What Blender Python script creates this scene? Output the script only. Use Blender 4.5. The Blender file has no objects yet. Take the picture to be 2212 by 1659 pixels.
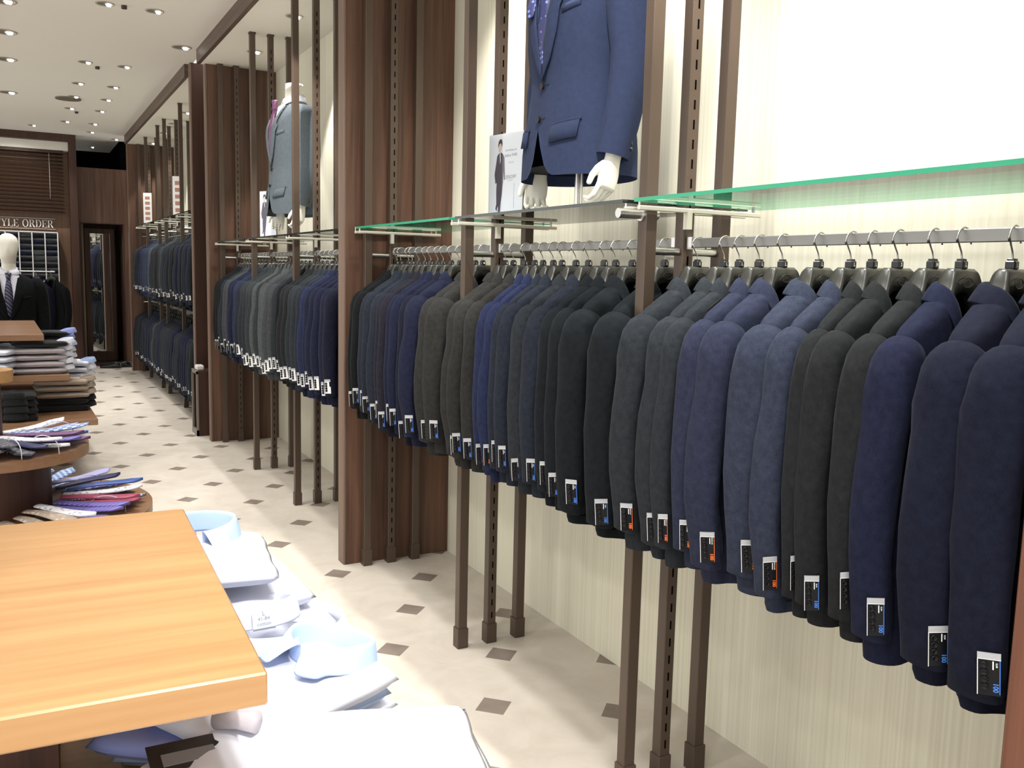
import bpy, math, random
from mathutils import Vector, Matrix, Euler, noise
random.seed(7)
S = bpy.context.scene
COL = S.collection
PI = math.pi

# ------------------------------------------------------------------ materials
def srgb(r, g, b):
    f = lambda c: (c/255)/12.92 if c/255 <= .04045 else (((c/255)+.055)/1.055)**2.4
    return (f(r), f(g), f(b), 1)

def new_mat(name):
    m = bpy.data.materials.new(name); m.use_nodes = True
    nt = m.node_tree
    return m, nt, nt.nodes['Principled BSDF']

def plain(name, col, rough=.5, metal=0., sheen=0., spec=.5, emit=None, es=0., bump=0., bscale=300.):
    m, nt, b = new_mat(name)
    b.inputs['Base Color'].default_value = col
    b.inputs['Roughness'].default_value = rough
    b.inputs['Metallic'].default_value = metal
    b.inputs['Sheen Weight'].default_value = sheen
    b.inputs['Specular IOR Level'].default_value = spec
    if emit:
        b.inputs['Emission Color'].default_value = emit
        b.inputs['Emission Strength'].default_value = es
    if bump:
        add_bump(nt, b, bump, bscale)
    return m

def add_bump(nt, b, strength, scale, vec=None, dist=.002):
    tc = nt.nodes.new('ShaderNodeTexCoord'); n = nt.nodes.new('ShaderNodeTexNoise')
    n.inputs['Scale'].default_value = scale; n.inputs['Detail'].default_value = 3
    bp = nt.nodes.new('ShaderNodeBump'); bp.inputs['Strength'].default_value = strength
    bp.inputs['Distance'].default_value = dist
    nt.links.new(tc.outputs['Object'], n.inputs['Vector'])
    nt.links.new(n.outputs['Fac'], bp.inputs['Height'])
    nt.links.new(bp.outputs['Normal'], b.inputs['Normal'])

def fabric(name, col, var=.3, sheen=.03):
    m, nt, b = new_mat(name)
    tc = nt.nodes.new('ShaderNodeTexCoord')
    n = nt.nodes.new('ShaderNodeTexNoise'); n.inputs['Scale'].default_value = 450; n.inputs['Detail'].default_value = 4
    n2 = nt.nodes.new('ShaderNodeTexNoise'); n2.inputs['Scale'].default_value = 60; n2.inputs['Detail'].default_value = 4
    ad = nt.nodes.new('ShaderNodeMath'); ad.operation = 'ADD'
    r = nt.nodes.new('ShaderNodeMapRange'); r.inputs[1].default_value = .7; r.inputs[2].default_value = 1.3
    r.inputs[3].default_value = 1-var; r.inputs[4].default_value = 1+var
    mx = nt.nodes.new('ShaderNodeVectorMath'); mx.operation = 'SCALE'
    mx.inputs[0].default_value = col[:3]
    nt.links.new(tc.outputs['Object'], n.inputs['Vector']); nt.links.new(tc.outputs['Object'], n2.inputs['Vector'])
    nt.links.new(n.outputs['Fac'], ad.inputs[0]); nt.links.new(n2.outputs['Fac'], ad.inputs[1])
    nt.links.new(ad.outputs[0], r.inputs[0]); nt.links.new(r.outputs[0], mx.inputs['Scale'])
    nt.links.new(mx.outputs[0], b.inputs['Base Color'])
    b.inputs['Roughness'].default_value = .9
    b.inputs['Specular IOR Level'].default_value = .08
    b.inputs['Sheen Weight'].default_value = sheen
    b.inputs['Sheen Roughness'].default_value = .4
    b.inputs['Sheen Tint'].default_value = (.8, .85, 1, 1)
    bp = nt.nodes.new('ShaderNodeBump'); bp.inputs['Strength'].default_value = .25; bp.inputs['Distance'].default_value = .001
    nt.links.new(n.outputs['Fac'], bp.inputs['Height']); nt.links.new(bp.outputs['Normal'], b.inputs['Normal'])
    return m

def wood(name, c1, c2, axis='Z', scale=1.0, rough=.4, coat=0., spec=.4, streak=26):
    m, nt, b = new_mat(name)
    tc = nt.nodes.new('ShaderNodeTexCoord'); mp = nt.nodes.new('ShaderNodeMapping')
    s = {'Z': (streak, streak, .9), 'X': (.9, streak, streak), 'Y': (streak, .9, streak)}[axis]
    mp.inputs['Scale'].default_value = tuple(v*scale for v in s)
    n = nt.nodes.new('ShaderNodeTexNoise'); n.inputs['Scale'].default_value = 1; n.inputs['Detail'].default_value = 8
    n.inputs['Roughness'].default_value = .65; n.inputs['Distortion'].default_value = .6
    mp2 = nt.nodes.new('ShaderNodeMapping'); mp2.inputs['Scale'].default_value = tuple(v*scale*(6 if v > 2 else 1.2) for v in s)
    n2 = nt.nodes.new('ShaderNodeTexNoise'); n2.inputs['Scale'].default_value = 1.6; n2.inputs['Detail'].default_value = 5
    mul = nt.nodes.new('ShaderNodeMath'); mul.operation = 'MULTIPLY_ADD'; mul.inputs[1].default_value = .45; mul.inputs[2].default_value = 0
    ad = nt.nodes.new('ShaderNodeMath'); ad.operation = 'ADD'
    cr = nt.nodes.new('ShaderNodeValToRGB')
    cr.color_ramp.elements[0].position = .5; cr.color_ramp.elements[0].color = c1
    cr.color_ramp.elements[1].position = .95; cr.color_ramp.elements[1].color = c2
    L = nt.links.new
    L(tc.outputs['Object'], mp.inputs['Vector']); L(mp.outputs[0], n.inputs['Vector'])
    L(tc.outputs['Object'], mp2.inputs['Vector']); L(mp2.outputs[0], n2.inputs['Vector'])
    L(n2.outputs['Fac'], mul.inputs[0]); L(n.outputs['Fac'], ad.inputs[0]); L(mul.outputs[0], ad.inputs[1])
    L(ad.outputs[0], cr.inputs[0]); L(cr.outputs[0], b.inputs['Base Color'])
    b.inputs['Roughness'].default_value = rough; b.inputs['Coat Weight'].default_value = coat
    b.inputs['Coat Roughness'].default_value = .15
    b.inputs['Specular IOR Level'].default_value = spec
    return m

def mathn(nt, op, a, b=None, c=None):
    n = nt.nodes.new('ShaderNodeMath'); n.operation = op
    for i, v in enumerate((a, b, c)):
        if v is None: continue
        if isinstance(v, (int, float)): n.inputs[i].default_value = v
        else: nt.links.new(v, n.inputs[i])
    return n.outputs[0]

def floor_mat():
    m, nt, b = new_mat('floor_tiles')
    tc = nt.nodes.new('ShaderNodeTexCoord'); sp = nt.nodes.new('ShaderNodeSeparateXYZ')
    nt.links.new(tc.outputs['Object'], sp.inputs[0])
    L = .4105; th = math.radians(58.62); ca, sa = math.cos(th), math.sin(th)
    x = mathn(nt, 'SUBTRACT', sp.outputs[0], 1.40); y = mathn(nt, 'SUBTRACT', sp.outputs[1], 3.416)
    s = mathn(nt, 'ADD', mathn(nt, 'MULTIPLY', x, ca/L), mathn(nt, 'MULTIPLY', y, sa/L))
    t = mathn(nt, 'ADD', mathn(nt, 'MULTIPLY', x, sa/L), mathn(nt, 'MULTIPLY', y, -ca/L))
    fs = mathn(nt, 'SUBTRACT', s, mathn(nt, 'ROUND', s)); ft = mathn(nt, 'SUBTRACT', t, mathn(nt, 'ROUND', t))
    dx = mathn(nt, 'ADD', mathn(nt, 'MULTIPLY', fs, ca*L), mathn(nt, 'MULTIPLY', ft, sa*L))
    dy = mathn(nt, 'ADD', mathn(nt, 'MULTIPLY', fs, sa*L), mathn(nt, 'MULTIPLY', ft, -ca*L))
    d = mathn(nt, 'ADD', mathn(nt, 'ABSOLUTE', dx), mathn(nt, 'ABSOLUTE', dy))
    mask = mathn(nt, 'LESS_THAN', d, .068)
    n = nt.nodes.new('ShaderNodeTexNoise'); n.inputs['Scale'].default_value = 5; n.inputs['Detail'].default_value = 8; n.inputs['Roughness'].default_value = .6
    n.inputs['Distortion'].default_value = 1.0
    nt.links.new(tc.outputs['Object'], n.inputs['Vector'])
    def ramp(c1, c2):
        cr = nt.nodes.new('ShaderNodeValToRGB'); cr.color_ramp.elements[0].position = .35; cr.color_ramp.elements[1].position = .7
        cr.color_ramp.elements[0].color = c1; cr.color_ramp.elements[1].color = c2
        nt.links.new(n.outputs['Fac'], cr.inputs[0]); return cr.outputs[0]
    mx = nt.nodes.new('ShaderNodeMix'); mx.data_type = 'RGBA'
    nt.links.new(mask, mx.inputs[0])
    nt.links.new(ramp(srgb(204, 195, 184), srgb(218, 210, 200)), mx.inputs[6])
    nt.links.new(ramp(srgb(126, 114, 106), srgb(146, 134, 125)), mx.inputs[7])
    nt.links.new(mx.outputs[2], b.inputs['Base Color'])
    b.inputs['Roughness'].default_value = .45; b.inputs['Specular IOR Level'].default_value = .3
    return m

def wall_mat():
    m, nt, b = new_mat('striped_wallpaper')
    tc = nt.nodes.new('ShaderNodeTexCoord'); mp = nt.nodes.new('ShaderNodeMapping')
    mp.inputs['Scale'].default_value = (1, 90, .4)
    n = nt.nodes.new('ShaderNodeTexNoise'); n.inputs['Scale'].default_value = 1; n.inputs['Detail'].default_value = 4
    cr = nt.nodes.new('ShaderNodeValToRGB')
    cr.color_ramp.elements[0].position = .3; cr.color_ramp.elements[1].position = .7
    cr.color_ramp.elements[0].color = srgb(214, 209, 190); cr.color_ramp.elements[1].color = srgb(230, 227, 210)
    nt.links.new(tc.outputs['Object'], mp.inputs[0]); nt.links.new(mp.outputs[0], n.inputs['Vector'])
    nt.links.new(n.outputs['Fac'], cr.inputs[0]); nt.links.new(cr.outputs[0], b.inputs['Base Color'])
    b.inputs['Roughness'].default_value = .6; b.inputs['Specular IOR Level'].default_value = .25
    return m

def glass_mat(name, tint, gl=.12):
    m, nt, b = new_mat(name); nt.nodes.remove(b)
    o = nt.nodes['Material Output']
    tr = nt.nodes.new('ShaderNodeBsdfTransparent'); tr.inputs[0].default_value = tint
    g = nt.nodes.new('ShaderNodeBsdfGlossy'); g.inputs['Roughness'].default_value = .02
    f = nt.nodes.new('ShaderNodeFresnel'); f.inputs[0].default_value = 1.2
    mx = nt.nodes.new('ShaderNodeMixShader')
    nt.links.new(f.outputs[0], mx.inputs[0]); nt.links.new(tr.outputs[0], mx.inputs[1]); nt.links.new(g.outputs[0], mx.inputs[2])
    nt.links.new(mx.outputs[0], o.inputs[0])
    return m

M = {}
M['floor'] = floor_mat()
M['wall'] = wall_mat()
M['ceiling'] = plain('ceiling_paint', srgb(240, 237, 230), .8, spec=.2)
M['soffit'] = plain('soffit_paint', srgb(234, 231, 222), .8, spec=.2)
M['walnut'] = wood('walnut_panel', srgb(66, 47, 38), srgb(114, 83, 66), 'Z', rough=.45)
M['walnutx'] = wood('walnut_trim', srgb(72, 58, 49), srgb(102, 84, 71), 'Y', rough=.5)
M['walnut_dark'] = wood('dark_walnut', srgb(48, 30, 23), srgb(78, 50, 38), 'Z', rough=.5)
M['edge'] = wood('partition_edge', srgb(102, 84, 73), srgb(130, 108, 95), 'Z', rough=.5)
M['walnut_red'] = wood('walnut_reddish', srgb(84, 50, 38), srgb(122, 80, 62), 'Z', rough=.5)
M['post'] = plain('bronze_post', srgb(80, 66, 56), .42, .25, bump=.05)
M['slot'] = plain('slot_black', (.003, .003, .003, 1), .9, spec=0)
M['honey'] = wood('honey_veneer', srgb(160, 118, 76), srgb(190, 148, 102), 'X', rough=.32, coat=.25, streak=7)
M['honey_edge'] = wood('honey_edge', srgb(156, 116, 74), srgb(180, 138, 94), 'X', rough=.38, streak=14)
M['tablewood'] = wood('table_walnut', srgb(124, 90, 66), srgb(152, 116, 88), 'X', rough=.35, coat=.15, streak=10)
M['chrome'] = plain('brushed_chrome', (.62, .61, .6, 1), .28, 1.)
M['hook'] = plain('hook_steel', (.6, .58, .54, 1), .3, 1.)
M['rail'] = plain('rail_steel', (.27, .265, .26, 1), .42, .85)
M['hanger'] = plain('hanger_plastic', srgb(50, 49, 46), .34, 0., spec=.45)
M['black'] = plain('black_plastic', (.008, .008, .009, 1), .3)
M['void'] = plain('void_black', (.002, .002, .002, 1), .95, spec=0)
M['lining'] = plain('lining_black', (.004, .004, .006, 1), .7, spec=.2)
M['white'] = plain('white_print', srgb(238, 238, 240), .5)
M['silver'] = plain('silver_strip', srgb(178, 180, 186), .4)
M['tagblack'] = plain('tag_black', (.004, .004, .006, 1), .4, spec=.25)
M['orange'] = plain('tag_orange', srgb(246, 118, 50), .5)
M['blue'] = plain('tag_blue', srgb(66, 128, 226), .5)
M['bracket'] = plain('bracket_cream', srgb(214, 210, 196), .35, .35)
M['glass'] = glass_mat('shelf_glass', (.965, .99, .98, 1))
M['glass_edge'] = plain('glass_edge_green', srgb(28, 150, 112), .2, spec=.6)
M['glass_edge_reflection'] = plain('glass_edge_reflection', srgb(24, 34, 32), .15, spec=.7)  # dark reflection on the glass edge, painted in as its colour
M['acrylic'] = glass_mat('clear_acrylic', (.96, .97, .98, 1))
M['mannequin'] = plain('mannequin_white', srgb(236, 234, 224), .45, spec=.3)
M['emit'] = plain('lamp_glow', (1, 1, 1, 1), .5, emit=(1, .96, .88, 1), es=9)
M['trimring'] = plain('lamp_ring', srgb(176, 170, 158), .5)
M['recess'] = plain('lamp_recess', srgb(110, 104, 92), .6)
M['mirror'] = plain('mirror_silver', (.85, .86, .86, 1), .02, 1.)
M['blind'] = plain('blind_slat', srgb(58, 42, 32), .4)
M['shirt_white'] = plain('white_cotton', srgb(232, 235, 250), .8, sheen=.1, spec=.2)
M['shirt_blue'] = plain('pale_blue_cotton', srgb(176, 198, 240), .8, sheen=.1, spec=.2)
M['shirt_lav'] = plain('lavender_cotton', srgb(150, 162, 225), .8, sheen=.1, spec=.2)
M['shirt_grey'] = plain('grey_cotton', srgb(188, 180, 186), .8, sheen=.1, spec=.2)
M['shirt_beige'] = plain('beige_cotton', srgb(176, 160, 146), .8, sheen=.1, spec=.2)
M['shirt_black'] = plain('black_cotton', srgb(22, 24, 28), .8, sheen=.1, spec=.2)
M['button'] = plain('pearl_button', srgb(210, 214, 222), .25)
M['print'] = plain('grey_print', srgb(120, 122, 130), .6)
M['shoe'] = plain('shoe_leather', (.01, .01, .01, 1), .2)

def F_(n, r, g, b_, k=.60): return fabric(n, srgb(r*k, g*k, b_*k))
FAB = {
 'slate': F_('wool_slate', 66, 72, 80), 'blue': F_('wool_blue', 68, 74, 104), 'steel': F_('wool_steel_blue', 76, 84, 110), 'charcoal': F_('wool_charcoal', 53, 55, 59),
 'navy': F_('wool_navy', 45, 50, 82), 'midnight': F_('wool_midnight', 38, 42, 66), 'black': F_('wool_black', 34, 37, 40), 'teal': F_('wool_black_teal', 38, 44, 50),
 'slateblue': F_('wool_slate_blue', 58, 65, 82), 'plum': F_('wool_plum_navy', 56, 54, 70), 'brown': F_('wool_brown_charcoal', 70, 69, 68), 'royal': F_('wool_royal', 58, 68, 112),
 'grey': F_('wool_grey', 98, 102, 108), 'sage': F_('wool_grey_green', 76, 84, 86), 'lightgrey': F_('wool_light_grey', 118, 126, 130), 'denim': F_('wool_denim', 80, 94, 126),
}
FWORD = {'slate': 'dark slate', 'blue': 'mid blue', 'steel': 'steel blue', 'charcoal': 'charcoal black', 'navy': 'navy', 'midnight': 'midnight navy',
 'black': 'black', 'teal': 'teal black', 'slateblue': 'slate blue', 'plum': 'plum navy', 'brown': 'brownish charcoal', 'royal': 'bright navy',
 'grey': 'mid grey', 'sage': 'grey-green', 'lightgrey': 'light grey', 'denim': 'denim blue'}

# ------------------------------------------------------------------ mesh builder
class MB:
    def __init__(s): s.v = []; s.f = []; s.m = []; s.sm = []
    def add(s, vs, fs, mi=0, smooth=True):
        o = len(s.v); s.v += [tuple(v) for v in vs]
        for f in fs:
            s.f.append(tuple(i+o for i in f)); s.m.append(mi); s.sm.append(smooth)
    def box(s, x0, y0, z0, x1, y1, z1, mi=0, bev=0.):
        if bev <= 0:
            vs = [(x0,y0,z0),(x1,y0,z0),(x1,y1,z0),(x0,y1,z0),(x0,y0,z1),(x1,y0,z1),(x1,y1,z1),(x0,y1,z1)]
            s.add(vs, [(3,2,1,0),(4,5,6,7),(0,1,5,4),(1,2,6,5),(2,3,7,6),(3,0,4,7)], mi, False)
        else:
            b = min(bev, (x1-x0)/2.01, (y1-y0)/2.01, (z1-z0)/2.01)
            def ring(z, i):
                return [(x0+i, y0+b, z),(x0+b, y0+i, z),(x1-b, y0+i, z),(x1-i, y0+b, z),(x1-i, y1-b, z),(x1-b, y1-i, z),(x0+b, y1-i, z),(x0+i, y1-b, z)]
            r = [[(x0+b,y0+b,z0)]*1]
            R0 = [(x0+b,y0+b,z0),(x0+b,y0+b,z0),(x1-b,y0+b,z0),(x1-b,y0+b,z0),(x1-b,y1-b,z0),(x1-b,y1-b,z0),(x0+b,y1-b,z0),(x0+b,y1-b,z0)]
            R3 = [(a[0], a[1], z1) for a in R0]
            vs = R0 + ring(z0+b, 0) + ring(z1-b, 0) + R3
            fs = []
            for k in range(3):
                for i in range(8):
                    j = (i+1) % 8; fs.append((k*8+i, k*8+j, k*8+8+j, k*8+8+i))
            fs.append((6, 4, 2, 0)); fs.append((24, 26, 28, 30))
            s.add(vs, fs, mi, False)
    def loft(s, rings, mi=0, cap0=True, cap1=True, closed=True, smooth=True):
        n = len(rings[0]); vs = [p for r in rings for p in r]; fs = []
        for k in range(len(rings)-1):
            for i in range(n if closed else n-1):
                j = (i+1) % n; fs.append((k*n+i, k*n+j, k*n+n+j, k*n+n+i))
        if cap0: fs.append(tuple(reversed(range(n))))
        if cap1: fs.append(tuple(range((len(rings)-1)*n, len(rings)*n)))
        s.add(vs, fs, mi, smooth)
    def tube(s, pts, r, n=10, mi=0, ry=None):
        pts = [Vector(p) for p in pts]
        rs = r if isinstance(r, (list, tuple)) else [r]*len(pts)
        rings = []; ref = None
        for i, p in enumerate(pts):
            t = (pts[min(i+1, len(pts)-1)]-pts[max(i-1, 0)]).normalized()
            if ref is None:
                ref = Vector((0, 0, 1)) if abs(t.z) < .9 else Vector((0, 1, 0))
            a = (ref - t*ref.dot(t)).normalized(); ref = a; b = t.cross(a)
            rings.append([p + a*(rs[i]*math.cos(2*PI*k/n)) + b*(rs[i]*math.sin(2*PI*k/n)) for k in range(n)])
        s.loft(rings, mi)
    def cyl(s, p0, p1, r, n=20, mi=0):
        p0 = Vector(p0); p1 = Vector(p1); t = (p1-p0).normalized()
        ref = Vector((0, 0, 1)) if abs(t.z) < .9 else Vector((1, 0, 0))
        a = (ref - t*ref.dot(t)).normalized(); b = t.cross(a)
        R = lambda p: [p + a*(r*math.cos(2*PI*k/n)) + b*(r*math.sin(2*PI*k/n)) for k in range(n)]
        o = len(s.v); r0, r1 = R(p0), R(p1)
        s.add(r0+r1, [(i, (i+1) % n, n+(i+1) % n, n+i) for i in range(n)], mi, True)
        s.add(r0, [tuple(reversed(range(n)))], mi, False); s.add(r1, [tuple(range(n))], mi, False)
    def xform(s, mat, start=0):
        for i in range(start, len(s.v)): s.v[i] = tuple(mat @ Vector(s.v[i]))
    def merge_mesh(s, me, mat, mi):
        s.add([mat @ v.co for v in me.vertices], [tuple(p.vertices) for p in me.polygons], mi, False)
    def mesh(s, name, mats):
        me = bpy.data.meshes.new(name); me.from_pydata(s.v, [], s.f)
        for m in mats: me.materials.append(m)
        me.polygons.foreach_set('material_index', s.m); me.polygons.foreach_set('use_smooth', s.sm)
        me.update(); return me
    def build(s, name, mats, parent=None, loc=None):
        if not isinstance(mats, (list, tuple)): mats = [mats]
        return put(name, s.mesh(name, mats), parent, loc)

def put(name, me, parent=None, loc=None, rot=None):
    o = bpy.data.objects.new(name, me); COL.objects.link(o)
    if parent: o.parent = parent
    if loc is not None: o.location = loc
    if rot is not None: o.rotation_euler = rot
    return o

def tag(o, label, cat, group=None, kind=None):
    if label: o['label'] = label
    if cat: o['category'] = cat
    if group: o['group'] = group
    if kind: o['kind'] = kind
    return o

def thing(name, label, cat, loc=(0, 0, 0), rz=0, group=None):
    o = bpy.data.objects.new(name, None); COL.objects.link(o)
    o.location = loc; o.rotation_euler = (0, 0, rz); o.empty_display_size = .05
    return tag(o, label, cat, group)

def struct(name, mb, mats, label=None):
    o = mb.build(name, mats); o['kind'] = 'structure'
    if label: o['label'] = label; o['category'] = 'setting'
    return o

def setmat(o, m, slot=0):
    o.material_slots[slot].link = 'OBJECT'; o.material_slots[slot].material = m

def mods(o, sub=0, solid=0., bev=0.):
    if solid:
        m = o.modifiers.new('solid', 'SOLIDIFY'); m.thickness = solid; m.offset = 0
    if bev:
        m = o.modifiers.new('bevel', 'BEVEL'); m.width = bev; m.segments = 2; m.limit_method = 'ANGLE'
    if sub:
        m = o.modifiers.new('sub', 'SUBSURF'); m.levels = sub; m.render_levels = sub
    return o

_tc = {}
def text_mesh(txt, size=1., bold=0., depth=0.):
    k = (txt, size, bold, depth)
    if k in _tc: return _tc[k]
    c = bpy.data.curves.new('t', 'FONT'); c.body = txt; c.size = size; c.offset = bold; c.extrude = depth
    c.align_x = 'CENTER'; c.align_y = 'CENTER'; c.resolution_u = 3
    o = bpy.data.objects.new('t', c); COL.objects.link(o)
    dg = bpy.context.evaluated_depsgraph_get()
    me = bpy.data.meshes.new_from_object(o.evaluated_get(dg))
    bpy.data.objects.remove(o); _tc[k] = me; return me

ORD = ['zeroth','first','second','third','fourth','fifth','sixth','seventh','eighth','ninth','tenth','eleventh','twelfth','thirteenth','fourteenth','fifteenth','sixteenth','seventeenth','eighteenth','nineteenth','twentieth','twenty-first','twenty-second','twenty-third','twenty-fourth','twenty-fifth','twenty-sixth','twenty-seventh','twenty-eighth','twenty-ninth','thirtieth','thirty-first','thirty-second','thirty-third','thirty-fourth','thirty-fifth','thirty-sixth','thirty-seventh','thirty-eighth','thirty-ninth','fortieth']

# ------------------------------------------------------------------ camera
def make_camera():
    f, yaw, pit, roll = 1950.45, .499274, .1222827, .0233494
    cy, s = math.cos(yaw), math.sin(yaw)
    fw = Vector((s, cy, 0)); rt = Vector((cy, -s, 0)); up = Vector((0, 0, 1))
    c, s = math.cos(pit), math.sin(pit)
    f2 = fw*c - up*s; u2 = up*c + fw*s
    c, s = math.cos(roll), math.sin(roll)
    r3 = rt*c + u2*s; u3 = u2*c - rt*s
    cam = bpy.data.cameras.new('camera'); o = bpy.data.objects.new('camera', cam); COL.objects.link(o)
    mt = Matrix((r3, u3, -f2)).transposed().to_4x4(); mt.translation = (0, 0, 1.42)
    o.matrix_world = mt
    cam.sensor_width = 36; cam.lens = f/2212*36; cam.clip_start = .05; cam.clip_end = 60
    S.camera = o
make_camera()

# ------------------------------------------------------------------ setting
ZC, ZS, XW, XF = 3.08, 2.975, 1.875, 1.27
b = MB(); b.box(-4, -1.5, -.05, 3, 16, 0); struct('floor', b, M['floor'])
b = MB(); b.box(-4, -1.5, ZC, XF+.06, 15.2, ZC+.05); struct('ceiling', b, M['ceiling'])
b = MB(); b.box(XW, -1.5, 0, XW+.08, 13.08, ZC+.05); struct('wall_right', b, M['wall'])
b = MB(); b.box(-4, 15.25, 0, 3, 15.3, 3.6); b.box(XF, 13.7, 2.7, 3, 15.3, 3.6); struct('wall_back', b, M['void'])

BAYS = [(-.6, .74), (.80, 4.09), (4.17, 7.52), (8.18, 13.0)]
for i, (y0, y1) in enumerate([(-.6, 4.13), (4.13, 7.56), (8.14, 13.04)]):
    b = MB(); b.box(XF+.03, y0, ZS, XW, y1, ZS+.05); struct('trim_%d' % (i*2+1), b, M['soffit'])
    b = MB(); b.box(XF, y0, ZS, XF+.03, y1, ZC); struct('trim_%d' % (i*2+2), b, M['walnutx'])

# partitions
def partition(y0, y1, x0, label, mats=('walnut', 'edge'), ztop=ZC, x1=XW):
    t = thing('partition_panel', label, 'partition', (x0, y0, 0))
    b = MB(); b.box(.012, 0, 0, x1-x0, y1-y0, ztop, 0); b.build('panel', M[mats[0]], t)
    b = MB(); b.box(0, -.001, 0, .013, y1-y0+.001, ztop, 0, .003); b.build('front_edge', M[mats[1]], t)
    return t
partition(4.09, 4.17, 1.325, 'tall walnut partition panel between the nearest and the second jacket bay')
partition(7.52, 7.60, 1.325, 'tall walnut partition panel at the far end of the second jacket bay')
partition(8.06, 8.14, 1.30, 'dark walnut partition panel behind the low dark box, start of the far bay', ('walnut_dark', 'edge'))
partition(13.0, 13.08, 1.29, 'walnut partition panel at the far end of the farthest bay beside the mirror doorway')
partition(.71, .80, 1.325, 'walnut partition panel edge nearest the camera right of the closest jackets', ('walnut', 'walnut_red'))

# end box (niche with blind and sign) and recess wall, y = 13.4 / 13.7
yb = 13.4
b = MB(); b.box(-3, yb, 2.987, .716, yb+.3, ZC); b.box(.626, yb, 0, .716, yb+.6, 2.987)
struct('trim_7', b, M['walnut_dark'])
b = MB(); b.box(-3, yb+.1, 2.878, .626, yb+.28, 2.987); struct('trim_8', b, M['soffit'])
b = MB(); b.box(-3, yb+.3, 0, .626, yb+.36, 2.98); struct('wall_end', b, wood('walnut_end', srgb(92, 68, 52), srgb(124, 94, 74), 'Z', rough=.45))
b = MB()
b.box(.716, 13.7, 0, .763, 13.78, 2.70); b.box(1.284, 13.7, 0, 1.9, 13.78, 2.70); b.box(.763, 13.7, 1.955, 1.284, 13.78, 2.70)
b.box(.70, 13.78, 0, .763, 14.9, 2.5); b.box(1.284, 13.78, 0, 1.34, 14.9, 2.5); b.box(.763, 14.85, 0, 1.284, 14.9, 2.5)
struct('wall_far', b, M['walnut'])
b = MB(); b.box(.752, 13.69, 0, .765, 13.79, 1.965); b.box(1.282, 13.69, 0, 1.295, 13.79, 1.965); b.box(.752, 13.69, 1.955, 1.295, 13.79, 1.967)
struct('trim_9', b, M['walnut_dark'])
b = MB(); b.box(.763, 13.75, 0, 1.284, 14.85, .03); struct('trim_10', b, M['walnut_dark'])
# mirror leaning in the doorway
t = thing('standing_mirror', 'tall wood-framed mirror standing inside the dark doorway', 'mirror', (.83, 14.25, .03), math.radians(3))
b = MB(); W, H, T = .40, 1.88, .07
b.box(0, 0, 0, T, .04, H); b.box(W-T, 0, 0, W, .04, H); b.box(T, 0, 0, W-T, .04, .13); b.box(T, 0, H-.07, W-T, .04, H)
b.build('mirror_frame', M['walnut'], t)
b = MB(); b.box(T-.005, .015, .12, W-T+.005, .03, H-.06); b.build('mirror_glass', M['mirror'], t)
b = MB(); b.box(T, .0, .122, W-T, .012, .134); b.build('lower_rim', M['silver'], t)
b = MB(); b.box(-.035, .02, 0, -.008, .05, 1.95); b.build('side_strip', plain('cream_strip', srgb(190, 178, 150), .6), t)
# dark box in the mirror doorway right half: coat curtain
b = MB()
rings = []
for z in (0.03, .7, 1.3, 1.9):
    rings.append([(1.20+.07*(k/12), 14.0+.02*math.sin(k*2.1)+.25*(k/12), z) for k in range(13)])
b.loft(rings, cap0=False, cap1=False, closed=False)
o = b.build('doorway_curtain', plain('curtain_dark', srgb(34, 26, 22), .9)); mods(o, solid=.004)
tag(o, 'dark curtain hanging beside the mirror inside the doorway', 'curtain')

# ------------------------------------------------------------------ blinds, sign, fabric rolls
t = thing('venetian_blind', 'dark brown venetian blind above the order sign on the far wall', 'blind', (0, 13.55, 0))
b = MB(); n = 17
for k in range(n):
    z = 2.83 - k*(2.83-2.07)/(n-1)
    b.add([(-2.4, -.02, z-.012), (.565, -.02, z-.012), (.565, .025, z+.016), (-2.4, .025, z+.016)], [(0, 1, 2, 3)], 0, False)
o = b.build('slats', M['blind'], t); mods(o, solid=.003)
b = MB(); b.box(-2.4, -.03, 2.84, .57, .03, 2.875); b.build('headrail', M['walnut_dark'], t)
b = MB(); b.tube([(.40, -.03, 2.84), (.40, -.03, 2.25)], .003, 6); b.build('cord', M['silver'], t)

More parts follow.
